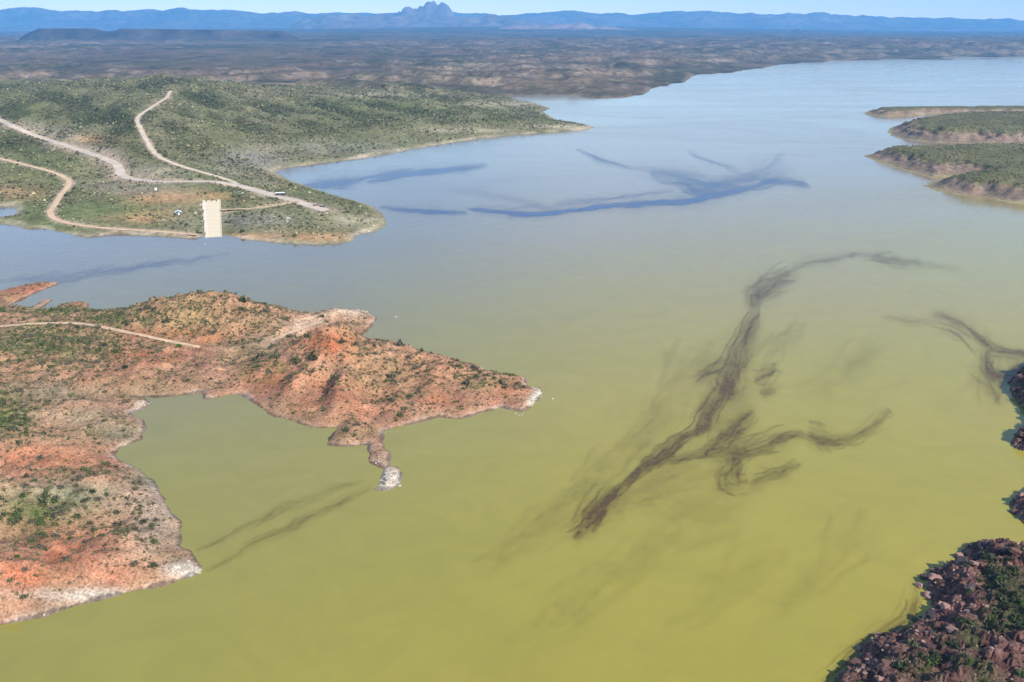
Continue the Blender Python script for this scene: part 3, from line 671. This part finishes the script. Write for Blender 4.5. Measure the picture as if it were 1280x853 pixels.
slick('debris_slick', 'long curved blue slick across the middle of the lake', [
    ([(478, 258), (490, 262), (530, 264), (560, 266), (580, 266)], 4.5, .7), ([(584, 260), (615, 265), (650, 269), (690, 267), (730, 261), (775, 258)], 4.5, .85), ([(740, 259), (800, 256), (850, 253), (890, 247), (920, 238)], 5.5, .8),
    ([(870, 248), (910, 240), (950, 233), (975, 226)], 6, .5), ([(950, 226), (985, 227), (1012, 234)], 5, .6), ([(815, 218), (835, 226), (860, 224), (880, 234), (905, 230), (930, 238)], 13, .34), ([(840, 228), (870, 240), (900, 244)], 12, .3), ([(880, 236), (910, 228), (935, 222), (960, 210), (980, 192)], 7, .22), ([(900, 225), (950, 222), (990, 212)], 11, .2),
    ([(720, 186), (750, 199), (790, 211)], 4, .38), ([(790, 211), (830, 216), (880, 222)], 8, .22), ([(860, 190), (900, 205), (930, 218)], 3.5, .28), ([(640, 262), (740, 250), (840, 240)], 5, .2), ([(560, 235), (640, 250), (700, 262)], 8, .10)], M['slick_blue'], 1.0, 620, 1.35)
slick('debris_slick', 'faint dark line on the channel between peninsula and boat ramp', [
    ([(-20, 353), (40, 349), (100, 344), (150, 338), (210, 328), (285, 318)], 4, .3), ([(40, 352), (100, 349)], 6, .12)], M['slick_blue'], .7, 660)
slick('debris_slick', 'faint twin lines in the green cove beside the rocky islet', [
    ([(248, 690), (300, 660), (350, 636), (400, 618), (455, 600)], 4, .3), ([(262, 712), (330, 675), (400, 642), (462, 612)], 5, .28)], M['slick_brown'], .7, 700)
slick('debris_slick', 'brown submerged shelf edge following the foot of the dark headland', [
    ([(1025, 860), (1050, 832), (1080, 805), (1110, 790), (1138, 772), (1148, 750), (1146, 728)], 9, .45)], M['slick_brown'], .5, 740)

# ================================================================== boat ramp
ang = math.atan2(rd_[1], rd_[0]); L_ = math.hypot(rd_[0], rd_[1]); tilt = math.atan2(rd_[2], L_)
top = ramp_hi
root = empty('boat_ramp', tuple(ramp_lo)); 
tag(root, 'wide pale concrete boat ramp sloping down the bank into the lake', 'boat ramp')
root.rotation_euler = Matrix.Rotation(ang-math.pi/2, 3, 'Z').to_euler()
Ls = math.hypot(L_, rd_[2]); sl = math.tan(tilt)
rows = 10
def slab_mesh(w, l, t):
    bm = bmesh.new(); add_box(bm, (0, 0, 0), (w, l, t), .06); me = bpy.data.meshes.new('slab'); bm.to_mesh(me); bm.free(); me.materials.append(M['concrete']); return me
slen = L_/rows; rr2 = np.random.default_rng(5)
for j in range(rows):
    f = (j+.5)/rows; right = 6.0 + .5*f; left = -(5.6 + 2.8*f) + rr2.uniform(-.6, .6)*f
    edges = [left, left+2.2, (left+2.2+right-.7)/2, right-.7]
    for i in range(3):
        bm = bmesh.new(); add_box(bm, (0, 0, 0), (edges[i+1]-edges[i]-.02, slen/math.cos(tilt)-.02, .5))
        o = obj_bm('slab', bm, M['concrete_pale'] if i == 0 else M['concrete'], root)
        o.location = ((edges[i]+edges[i+1])/2, (j+.5)*slen, (j+.5)*slen*sl + .3 + rr2.uniform(-.006, .006)); o.rotation_euler = (tilt, 0, 0)
    for sx, x_ in ((-1, left-.25), (1, right-.25)):
        if sx < 0 and j % 3 == 1: continue
        bm = bmesh.new(); add_box(bm, (0, 0, 0), (.5, slen/math.cos(tilt)-.3, .7), .05); o = obj_bm('kerb', bm, M['concrete_pale'], root)
        o.location = (x_, (j+.5)*slen, (j+.5)*slen*sl + .45); o.rotation_euler = (tilt, 0, 0)
# rough broken pad at the head of the ramp
for px_, w_, l_ in ((-7.2, 2.4, 7), (-3.4, 3.2, 5.5), (0.9, 3.4, 4), (4.9, 2.6, 7)):
    bm = bmesh.new(); add_box(bm, (0, 0, 0), (w_, l_, .5), .08); o = obj_bm('head_slab', bm, M['concrete'], root); o.location = (px_, L_+l_/2-.3, rd_[2]+.35 + l_*.5*sl*.6); o.rotation_euler = (tilt*.6, 0, random.uniform(-.06, .06))

# ================================================================== rocks
def rock_mesh(seed, sub=1):
    r = np.random.default_rng(seed); bm = bmesh.new(); bmesh.ops.create_cube(bm, size=1.5); bmesh.ops.bevel(bm, geom=bm.edges[:], offset=.28, segments=1, affect='EDGES')
    for v in bm.verts:
        v.co *= r.uniform(.74, 1.2)
        v.co.x *= 1.0 + .25*r.normal()*.4
    bmesh.ops.scale(bm, vec=(r.uniform(.8, 1.3), r.uniform(.8, 1.2), r.uniform(.55, .85)), verts=bm.verts)
    me = bpy.data.meshes.new('rock'); bm.to_mesh(me); bm.free(); return me
rock_me = {}
for mk in ('rock_pale', 'rock_red', 'rock_pink', 'rock_dark'):
    rock_me[mk] = []
    for k_ in range(5):
        me = rock_mesh(900+k_, 1); me.materials.append(M[mk]); rock_me[mk].append(me)
def put_rock(parent, x, y, z, s_, mk):
    o = bpy.data.objects.new('rock', random.choice(rock_me[mk])); COL.objects.link(o); o.parent = parent
    o.location = (x, y, z); o.scale = (s_*random.uniform(.7, 1.4), s_*random.uniform(.7, 1.3), s_*random.uniform(.6, 1.1)); o.rotation_euler = (random.uniform(-.4, .4), random.uniform(-.4, .4), random.uniform(0, 6.3))
# headland rubble: 290 stones, mostly along the cliffs
cand = np.column_stack([rng.uniform(70, 230, 24000), rng.uniform(155, 430, 24000)])
cs = sdist(cand[:, 0], cand[:, 1], CLF); cz = clf_h(cand[:, 0], cand[:, 1]); cu, cv = proj(cand[:, 0], cand[:, 1], cz)
ok = (cs > -1.0) & (cs < 16) & (cu < 1300) & (cu > 1030) & (cv < 870) & (rng.random(len(cs)) < np.exp(-np.maximum(cs, 0)/9)+.08)
ci = np.nonzero(ok)[0][:290]
for i in ci:
    mk = random.choice(['rock_red', 'rock_pink', 'rock_dark', 'rock_pink', 'rock_red']) if cs[i] > 1.2 else random.choice(['rock_pink', 'rock_dark', 'rock_red'])
    put_rock(headland, cand[i, 0], cand[i, 1], max(cz[i], 0)+.1, random.choice([.35, .45, .6, .7, .9, 1.3, 1.8]), mk)
def chip_variants(q):
    out = []
    for k_ in range(q):
        r = np.random.default_rng(170+k_); v = np.array([(1, 0, 0), (0, 1, 0), (-1, 0, 0), (0, -1, 0), (0, 0, .8), (0, 0, -.5)])*r.uniform(.6, 1.3, (6, 1)) + r.normal(0, .18, (6, 3))
        out.append(np.array([v[list(f)] for f in ((0, 1, 4), (1, 2, 4), (2, 3, 4), (3, 0, 4), (1, 0, 5), (2, 1, 5), (3, 2, 5), (0, 3, 5))]))
    return out
RUBBLE_IDX = np.nonzero((cs > -.6) & (cu < 1330) & (cu > 1020) & (cv < 890) & (rng.random(len(cs)) < np.exp(-np.maximum(cs, 0)/14)*.9+.12))[0]
# pale stones at the peninsula's points
for (u0, v0, ru, rv, n_, s0) in ((672, 494, 8, 12, 26, .55), (486, 599, 14, 11, 30, .55), (238, 713, 16, 6, 34, .5), (170, 739, 60, 4, 26, .3), (60, 768, 60, 3, 14, .28), (450, 390, 18, 6, 16, .5), (690, 497, 10, 8, 5, .35), (655, 517, 14, 4, 5, .3), (497, 396, 5, 3, 3, .5), (182, 505, 8, 4, 10, .4), (470, 578, 14, 4, 12, .4)):
    for _ in range(n_):
        u_, v_ = random.gauss(u0, ru*.6), random.gauss(v0, rv*.6)
        p_ = unproj(u_, v_, .8); z_ = float(pen_h(np.array([p_[0]]), np.array([p_[1]]))[0])
        if z_ < -.1 and u0 not in (690, 655, 497): continue
        put_rock(peninsula, p_[0], p_[1], max(z_, -.05)+.05, s0*random.uniform(.6, 1.7), 'rock_pale')
# rubble along the ragged side of the ramp and pale outcrops on the bank
for (u0, v0, n_, s0, du, dv) in ((252, 262, 14, 1.1, 2.5, 9), (256, 282, 8, .9, 2, 8), (356, 274, 5, 1.2, 3, 2), (388, 284, 5, .9, 5, 2), (402, 266, 6, .8, 6, 3), (465, 276, 12, 1.0, 7, 5), (420, 297, 8, .9, 14, 3)):
    for _ in range(n_):
        h_ = ray_hit(random.gauss(u0, du), random.gauss(v0, dv), land_hr, 500, 500, 1600)
        put_rock(land, h_[0], h_[1], h_[2]+.15, s0*random.uniform(.6, 1.5), 'rock_pale')

# ================================================================== scrub
def leaf_clump(n, seed, flat=.75):
    """a bush of n leaf-cluster triangles in a dome, unit radius; returns verts (n*3,3)"""
    r = np.random.default_rng(seed)
    d = r.normal(size=(n, 3)); d[:, 2] = np.abs(d[:, 2])*.9+.05; d /= np.linalg.norm(d, axis=1)[:, None]
    lob = 1 + .28*np.sin(3*np.arctan2(d[:, 1], d[:, 0])+seed) + .15*r.normal(size=n)
    c = d*(r.uniform(.35, 1, n)**.6*lob)[:, None]; c[:, 2] *= flat*1.1
    sz = .34*(24/n)**.33
    t = r.normal(size=(n, 3, 3))*sz
    return (c[:, None, :]+t)
def scatter_mesh(name, pos, rad, col, variants, parent=None, mat=None):
    """joins many bushes into one mesh with per-bush colour"""
    allv, allc = [], []
    vi = rng.integers(0, len(variants), len(pos)); rot = rng.uniform(0, 6.283, len(pos))
    for k_, tv in enumerate(variants):
        s_ = np.nonzero(vi == k_)[0]
        if not len(s_): continue
        t = tv.reshape(-1, 3); cr, sr = np.cos(rot[s_])[:, None], np.sin(rot[s_])[:, None]
        x = (cr*t[:, 0]-sr*t[:, 1])*rad[s_][:, None]+pos[s_, 0][:, None]
        y = (sr*t[:, 0]+cr*t[:, 1])*rad[s_][:, None]+pos[s_, 1][:, None]
        z = t[:, 2]*rad[s_][:, None]*rng.uniform(.8, 1.2, len(s_))[:, None]+pos[s_, 2][:, None]
        allv.append(np.stack([x, y, z], -1).reshape(-1, 3))
        allc.append(np.repeat(col[s_], len(t), axis=0))
    v = np.concatenate(allv); c_ = np.concatenate(allc)
    return mesh_np(name, v, np.arange(len(v)).reshape(-1, 3), mat or M['foliage'], 3, False, {'albedo': c_}, parent)
rub = np.column_stack([cand[RUBBLE_IDX], np.maximum(cz[RUBBLE_IDX], 0)])
rubc = np.array([(.13, .062, .045), (.22, .125, .095), (.05, .033, .034), (.17, .085, .06), (.30, .20, .16)])[rng.integers(0, 5, len(rub))]
o = scatter_mesh('rubble', rub, np.exp(rng.normal(math.log(.32), .4, len(rub))), rubc, chip_variants(6), headland); tag(o, kind='stuff')
SH_COL = np.array([(.11, .11, .045), (.15, .14, .06), (.065, .07, .03), (.18, .15, .085), (.13, .105, .065), (.09, .115, .035)])
def shrub_points(n, xr, yr, hf, poly, dens):
    p = np.column_stack([rng.uniform(*xr, n), rng.uniform(*yr, n)])
    s_ = np.full(n, -1e9)
    for q in poly: s_ = np.maximum(s_, sdist(p[:, 0], p[:, 1], q))
    k = s_ > 2.0; p = p[k]; s_ = s_[k]
    z = hf(p[:, 0], p[:, 1]); u, v = proj(p[:, 0], p[:, 1], z)
    k = (rng.random(len(p)) < dens(p[:, 0], p[:, 1], u, v, s_)) & (u > -130) & (u < 1420) & (v < 960)
    return np.column_stack([p, z])[k], u[k], v[k], s_[k]
def road_clear(p, roads, m=1.0):
    ok_ = np.ones(len(p), bool)
    for r in roads:
        d, _, _ = polydist(p[:, 0], p[:, 1], r.p[::2, :2], False); ok_ &= d > r.w*.5+m
    return ok_
# -- near peninsula
def dens_pen(x, y, u, v, s_):
    n_ = fbm(x/18, y/18, 3, 801); n2_ = fbm(x/45, y/45, 2, 803)
    d = .26 + .5*n_ + .3*n2_
    d += blobs(u, v, [(240, 393, 95, 24, 1.15), (55, 432, 95, 24, 1.0), (150, 398, 40, 9, .8), (70, 388, 70, 5, .6), (480, 470, 110, 35, .30), (390, 430, 30, 14, .35), (330, 455, 30, 14, .35), (40, 640, 60, 20, .55), (5, 520, 30, 30, .6), (140, 675, 40, 18, .35), (160, 640, 60, 20, .2), (620, 478, 40, 14, .3)])
    d -= blobs(u, v, [(380, 405, 30, 9, .6), (430, 392, 30, 6, .5), (80, 580, 60, 16, .12), (672, 495, 10, 14, .7), (485, 600, 25, 16, .9), (240, 715, 30, 8, .6)])
    return np.clip(d, .02, .95)*sstep(1.5, 6, s_)
pp, pu_, pv_, ps_ = shrub_points(85000, (-390, 50), (190, 560), pen_hr, [PEN], dens_pen)
k = road_clear(pp, pen_roads, .8); pp, pu_, pv_, ps_ = pp[k], pu_[k], pv_[k], ps_[k]
pr = np.exp(rng.normal(math.log(.52), .36, len(pp)))*(1+.35*np.exp(-ps_/8)*0)
gb = blobs(pu_, pv_, [(40, 640, 70, 22, 1), (5, 520, 40, 40, .9), (150, 400, 50, 10, .9), (60, 430, 90, 22, .6), (350, 455, 40, 20, .6), (600, 480, 40, 10, .5), (60, 388, 70, 6, .6)])
pr *= 1+.9*gb*rng.random(len(pp))
pc = SH_COL[rng.integers(0, 6, len(pp))]*rng.uniform(.7, 1.25, (len(pp), 1))
pc = pc*(1-.5*gb[:, None]) + np.array([(.06, .10, .022)])*(.5*gb[:, None])*rng.uniform(.8, 1.5, (len(pp), 1))
# -- headland
def dens_clf(x, y, u, v, s_):
    n_ = fbm(x/16, y/16, 4, 101)+.25*fbm(x/4, y/4, 4, 102)
    return np.clip(.04 + .55*sstep(8, 16, s_)*sstep(-.2, .25, n_), 0, .9)
hp, hu, hv, hs = shrub_points(11000, (75, 240), (155, 430), clf_h, [CLF], dens_clf)
hr = np.exp(rng.normal(math.log(.85), .35, len(hp)))
hc = np.array([(.045, .065, .018), (.065, .08, .026), (.032, .045, .015), (.08, .08, .04)])[rng.integers(0, 4, len(hp))]*rng.uniform(.7, 1.3, (len(hp), 1))
# -- the largest in the picture stand alone, each an object
def apparent(p, r): return r/np.sqrt(p[:, 0]**2+p[:, 1]**2+(CAM_H-p[:, 2])**2)
def in_view(p, m=4):
    u, v = proj(p[:, 0], p[:, 1], p[:, 2]+.5); return (u > m) & (u < 1280-m) & (v > 0) & (v < 853-m)
ia = np.nonzero(in_view(pp))[0]; ia = ia[np.argsort(-apparent(pp[ia], pr[ia]))][:190]
ib = np.nonzero(in_view(hp))[0]; ib = ib[np.argsort(-apparent(hp[ib], hr[ib]))][:105]
shrub_proto = {}
fol_cols = {'green': (.06, .095, .025), 'olive': (.10, .105, .045), 'grey': (.12, .105, .07), 'dark': (.05, .058, .028)}
def shrub_proto_mesh(kind, k_):
    key = (kind, k_)
    if key not in shrub_proto:
        tv = leaf_clump(120, 50+k_*7).reshape(-1, 3); c_ = np.repeat(np.array([fol_cols[kind]]), len(tv), 0)*np.repeat(np.random.default_rng(k_).uniform(.6, 1.4, (len(tv)//3, 1)), 3, 0)
        o = mesh_np('desert_shrub', tv, np.arange(len(tv)).reshape(-1, 3), M['foliage'], 3, False, {'albedo': c_})
        shrub_proto[key] = o.data; bpy.data.objects.remove(o)
    return shrub_proto[key]
def place_of(u, v):
    if u > 1000: return 'on top of the dark headland' if v > 600 else 'on the cliff edge of the dark headland', 'shrubs on the dark headland'
    if v > 590: return ('in the green hollow near the cove' if (u < 130 and v < 680) else 'on the red slope above the rocky shore'), 'shrubs on the peninsula shore slope'
    if u > 300: return 'on the red pointed hill of the peninsula', 'shrubs on the red pointed hill'
    if v < 412: return 'on the round domed hill of the peninsula', 'shrubs on the domed hill'
    return ('on the flat below the peninsula track' if v < 480 else 'on the bare red ground beside the cove'), 'shrubs on the peninsula flats'
def lone_shrub(p, r, col):
    kind = min(fol_cols, key=lambda q: float(np.abs(np.array(fol_cols[q])-col).sum()))
    o = bpy.data.objects.new('desert_shrub', shrub_proto_mesh(kind, random.randrange(4))); COL.objects.link(o)
    o.location = p; o.scale = (r, r, r*random.uniform(.85, 1.15)); o.rotation_euler = (0, 0, random.uniform(0, 6.28))
    u, v = proj(np.array(p[0]), np.array(p[1]), np.array(p[2])); pl, grp = place_of(float(u), float(v))
    nm = {'green': 'bright green', 'olive': 'olive', 'grey': 'grey brown', 'dark': 'dark'}[kind]
    sz = 'large ' if r > 1.25 else 'small ' if r < .9 else ''
    ms = min(float(np.abs(sdist(np.array([p[0]]), np.array([p[1]]), q)[0])) for q in (PEN, CLF))
    near = ' by the waterline' if ms < 9 else ''
    tag(o, f'{sz}{nm} desert shrub {pl}{near}', 'shrub', grp)
for i in ia: lone_shrub(pp[i], pr[i]*1.15, pc[i])
for i in ib: lone_shrub(hp[i], hr[i]*1.15, hc[i])
rest = np.setdiff1d(np.arange(len(pp)), ia); vA = [leaf_clump(18, 10+q) for q in range(5)]
o = scatter_mesh('scrub', pp[rest], pr[rest], pc[rest], vA); tag(o, 'low desert scrub scattered over the red peninsula', 'scrub', kind='stuff')
# tufts of dry grass and small stones between the bushes
tp_, tu, tv_, ts = shrub_points(170000, (-390, 50), (190, 560), pen_hr, [PEN, ISLET], lambda x, y, u, v, s_: np.clip(.36+.5*fbm(x/12, y/12, 3, 821), .05, .8)*sstep(.5, 3, s_))
k = road_clear(tp_, pen_roads, .3); tp_ = tp_[k]
tc_ = np.array([(.17, .14, .07), (.24, .20, .11), (.10, .10, .045), (.13, .10, .06), (.30, .22, .14), (.07, .07, .035)])[rng.integers(0, 6, len(tp_))]*rng.uniform(.7, 1.2, (len(tp_), 1))
o = scatter_mesh('grass_tufts', tp_, rng.uniform(.16, .38, len(tp_)), tc_, [leaf_clump(7, 210+q) for q in range(5)]); tag(o, 'dry grass tufts and pebbles covering the red peninsula', 'grass', kind='stuff')
print('TUFTS', len(tp_))
rest = np.setdiff1d(np.arange(len(hp)), ib); vH = [leaf_clump(90, 30+q) for q in range(4)]
o = scatter_mesh('scrub', hp[rest], hr[rest], hc[rest], vH); tag(o, 'dense green brush covering the dark headland', 'scrub', kind='stuff')
# -- slopes across the channel
def dens_land(x, y, u, v, s_):
    n_ = fbm(x/60, y/60, 3, 811)
    d = .36 + .7*n_ + .5*(1-sstep(.42, .66, gully(x, y))) + .5*blobs(u, v, WASH_SHADE) - blobs(u, v, [(130, 190, 40, 7, .5, 15), (215, 247, 50, 8, .35), (300, 297, 80, 4, .4), (400, 258, 30, 6, .5), (655, 128, 30, 6, .6)])
    return np.clip(d, .04, .95)*sstep(4, 20, s_)
def oct_variants(q):
    out = []
    for k_ in range(q):
        r = np.random.default_rng(70+k_); ring = [(math.cos(a)*r.uniform(.7, 1.15), math.sin(a)*r.uniform(.7, 1.15), r.uniform(.15, .45)) for a in np.linspace(0, 6.283, 6)[:5]]
        tp = (r.uniform(-.2, .2), r.uniform(-.2, .2), r.uniform(.85, 1.2)); t = []
        for i in range(5):
            a, b = ring[i], ring[(i+1) % 5]; t += [a, b, tp, (a[0]*.8, a[1]*.8, -.1), b, a]
        out.append(np.array(t).reshape(-1, 3, 3))
    return out
lp, lu, lv, ls = shrub_points(260000, (-1150, 330), (660, 2300), land_hr, [LAND], dens_land)
k = road_clear(lp, land_roads+[ramp_r], 1.5) & (lu > -60); lp, lu, lv = lp[k], lu[k], lv[k]
lw = np.maximum(blobs(lu, lv, WASH_SHADE), .6*(1-sstep(.40, .68, gully(lp[:, 0], lp[:, 1])))*sstep(60, 200, sdist(lp[:, 0], lp[:, 1], LAND)))
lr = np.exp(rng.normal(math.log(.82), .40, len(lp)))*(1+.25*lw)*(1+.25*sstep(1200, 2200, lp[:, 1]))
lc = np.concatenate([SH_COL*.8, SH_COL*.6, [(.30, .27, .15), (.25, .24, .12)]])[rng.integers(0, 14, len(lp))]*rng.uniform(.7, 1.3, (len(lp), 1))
lc = lc*(1-.55*lw[:, None])  # bushes darkened here too, carrying the painted slope shade over the scrub
o = scatter_mesh('scrub', lp, lr, lc, oct_variants(6)); tag(o, 'olive scrub dotting the slopes around the parking area', 'scrub', kind='stuff')
print('SHRUBS', len(pp), len(hp), len(lp))
for hf_, xr, yr, lab in ((hB, (500, 900), (1190, 1700), 'dark scrub on top of the broad bluffed island'), (hC, (340, 760), (800, 1260), 'green scrub on top of the pointed island')):
    p = np.column_stack([rng.uniform(*xr, 14000), rng.uniform(*yr, 14000)]); z = hf_(p[:, 0], p[:, 1]); k = (z > 7 + 4*rng.random(len(z))) & (rng.random(len(z)) < .22 + .5*(fbm(p[:, 0]/40, p[:, 1]/40, 3, 77) > 0))
    p = np.column_stack([p, z])[k]; o = scatter_mesh('scrub', p, rng.uniform(.6, 1.4, len(p)), SH_COL[rng.integers(0, 6, len(p))]*rng.uniform(.7, 1.3, (len(p), 1)), oct_variants(4)); tag(o, lab, 'scrub', kind='stuff')

# ================================================================== things by the ramp and the road
M['glass'] = simple('dark_window_glass', (.02, .025, .03), .1, .1)
M['tyre'] = simple('tyre_rubber', (.02, .02, .02), .9, .1)
M['white_paint'] = simple('white_paint', (.80, .80, .78), .35, .03)
M['silver'] = simple('silver_paint', (.55, .58, .58), .35, .05)
M['green_paint'] = simple('pale_green_paint', (.40, .50, .45), .4, .05)
M['dark_paint'] = simple('dark_paint', (.05, .05, .06), .35, .1)
M['red_paint'] = simple('maroon_paint', (.22, .06, .05), .35, .1)
M['roof_blue'] = simple('pale_blue_metal_roof', (.62, .74, .80), .45, .06)
M['wall_tan'] = simple('dark_plank_wall', (.12, .11, .11), .8, .2)
M['post'] = simple('grey_post', (.3, .3, .3), .6, .1)
def wheels(root, ys_, hw, r=.36):
    for y_ in ys_:
        for sx in (-1, 1):
            bm = bmesh.new(); bmesh.ops.create_cone(bm, cap_ends=True, segments=14, radius1=r, radius2=r, depth=.24, matrix=Matrix.Translation((sx*hw, y_, r)) @ Matrix.Rotation(math.pi/2, 4, 'Y'))
            obj_bm('wheel', bm, M['tyre'], root)
def car(name, label, loc, rz, paint, roof, pickup=False, k=1.0):
    t = empty(name, loc, rz); t.scale = (k, k, k); tag(t, label, 'car', 'vehicles parked by the road')
    bm = bmesh.new(); add_prism(bm, [(-2.4, .45), (2.35, .45), (2.4, .8), (2.25, 1.0), (1.1, 1.08), (-2.4, 1.08)], -.9, .9); obj_bm('body', bm, paint, t)
    cab = [(1.0, 1.08), (.4, 1.62), (-.9, 1.62), (-1.1, 1.08)] if pickup else [(1.05, 1.08), (.45, 1.66), (-1.9, 1.66), (-2.25, 1.08)]
    bm = bmesh.new(); add_prism(bm, cab, -.82, .82); obj_bm('windows', bm, M['glass'], t)
    bm = bmesh.new(); y0_, y1_ = cab[2][0], cab[1][0]; add_box(bm, (0, (y0_+y1_)/2, 1.70), (1.55, y1_-y0_+.1, .1), .03); obj_bm('roof', bm, roof, t)
    for sx in (-1, 1):
        bm = bmesh.new(); add_box(bm, (sx*.62, 2.39, .78), (.36, .08, .16), .02); obj_bm('headlight', bm, M['white_paint'], t)
    wheels(t, (-1.5, 1.5), .82); return t
def on_land(u, v): return ray_hit(u, v, land_hr, 900, 500, 1700)
def rdir(px0, px1):
    a, b = on_land(*px0), on_land(*px1); return math.atan2(b[1]-a[1], b[0]-a[0])-math.pi/2
p = on_land(351, 244.5); rz = rdir((335, 243), (366, 245.5))
t = empty('motorhome', tuple(p), rz); tag(t, 'long motorhome with white roof and dark side parked beside the gravel road', 'motorhome', 'vehicles parked by the road')
bm = bmesh.new(); add_prism(bm, [(-4.6, .5), (4.4, .5), (4.5, 1.3), (3.7, 1.5), (3.4, 2.3), (-4.6, 2.3)], -1.15, 1.15); obj_bm('body', bm, M['dark_paint'], t)
bm = bmesh.new(); add_box(bm, (0, -.5, 2.55), (2.4, 8.3, .5), .1); obj_bm('roof', bm, M['white_paint'], t)
for y_ in (-3.2, -1.2, .8):
    for sx in (-1, 1):
        bm = bmesh.new(); add_box(bm, (sx*1.16, y_, 1.75), (.04, 1.2, .6)); obj_bm('window', bm, M['glass'], t)
bm = bmesh.new(); add_box(bm, (0, 3.58, 1.9), (1.9, .12, .6)); obj_bm('windscreen', bm, M['glass'], t)
wheels(t, (-3, 3), 1.05, .45)
car('parked_car', 'pale green car parked on the gravel road shoulder above the ramp', tuple(on_land(300, 242.5)), rdir((290, 240), (310, 245)), M['green_paint'], M['silver'], k=1.25)
car('parked_car', 'maroon car with white roof at the end of the gravel road', tuple(on_land(395, 257.5)), rdir((385, 255), (405, 260))+1.1, M['red_paint'], M['white_paint'])
car('pickup_truck', 'dark pickup truck at the end of the gravel road', tuple(on_land(403, 259)), rdir((385, 255), (405, 260))+.6, M['dark_paint'], M['white_paint'], True)
# small shelter
p = on_land(223, 268.5); t = empty('shelter', tuple(p), .35); tag(t, 'small shed with pale blue metal roof on the bank beside the ramp', 'shed')
bm = bmesh.new(); add_box(bm, (0, 0, 1.2), (4.6, 3.6, 2.6)); obj_bm('wall', bm, M['wall_tan'], t)
for sx in (-1, 1):
    bm = bmesh.new(); add_box(bm, (0, 0, 0), (3.1, 4.6, .14)); o = obj_bm('roof_panel', bm, M['roof_blue'], t); o.location = (sx*1.36, 0, 2.85); o.rotation_euler = (0, sx*.42, 0)
bm = bmesh.new(); add_box(bm, (.4, -1.83, 1.0), (1.0, .08, 2.0)); obj_bm('door', bm, M['white_paint'], t)
# white notice board by the road
p = on_land(195, 239.5); t = empty('notice_board', tuple(p), .1); tag(t, 'tall narrow white board on two posts below the gravel road', 'sign')
for sx in (-1, 1):
    bm = bmesh.new(); add_box(bm, (sx*.7, 0, 1.5), (.14, .14, 3.6)); obj_bm('post', bm, M['post'], t)
bm = bmesh.new(); add_box(bm, (0, -.12, 2.2), (1.8, .08, 2.2), .02); obj_bm('board', bm, M['white_paint'], t)
# two beached boats
def boat(label, loc, rz, k=1.0):
    t = empty('beached_boat', loc, rz); tag(t, label, 'boat', 'dark boats beached beside the ramp'); t.scale = (k, k, k)
    secs = [(-2.0, .75, .65), (-1, .85, .68), (.3, .8, .72), (1.3, .5, .8), (2.0, .06, .92)]; bm = bmesh.new(); rings = []
    for y_, w_, h_ in secs: rings.append([bm.verts.new(q) for q in ((-w_, y_, h_), (-w_*.75, y_, .12), (0, y_, 0), (w_*.75, y_, .12), (w_, y_, h_), (w_*.85, y_, h_-.02), (w_*.6, y_, .25), (-w_*.6, y_, .25), (-w_*.85, y_, h_-.02))])
    for a, b in zip(rings, rings[1:]):
        for i in range(9): bm.faces.new((a[i], a[(i+1) % 9], b[(i+1) % 9], b[i]))
    bm.faces.new(rings[0]); bm.faces.new(rings[-1][::-1]); obj_bm('hull', bm, M['dark_paint'], t)
    for y_ in (-.9, .4):
        bm = bmesh.new(); add_box(bm, (0, y_, .5), (1.35, .3, .06)); obj_bm('bench_seat', bm, M['dark_paint'], t)
boat('dark boat beached on the red shore a little way from the ramp', tuple(on_land(238, 294.5)), 1.4)
boat('dark boat beached close against the ramp kerb', tuple(on_land(249, 291.5)), 1.7, 1.15)

# ================================================================== haze
bm = bmesh.new(); add_box(bm, (0, 13200, 495), (62000, 30000, 1010))
hm = bpy.data.materials.new('thin_blue_haze'); hm.use_nodes = True; hn = hm.node_tree.nodes
hn.remove(hn['Principled BSDF']); pvn = hn.new('ShaderNodeVolumePrincipled')
pvn.inputs['Color'].default_value = (.12, .48, 1.0, 1); pvn.inputs['Density'].default_value = 4.8e-5; pvn.inputs['Anisotropy'].default_value = 0.0
hm.node_tree.links.new(pvn.outputs[0], hn['Material Output'].inputs['Volume'])
haze = obj_bm('haze', bm, hm); tag(haze, 'thin blue haze over the lake and plain', kind='stuff')
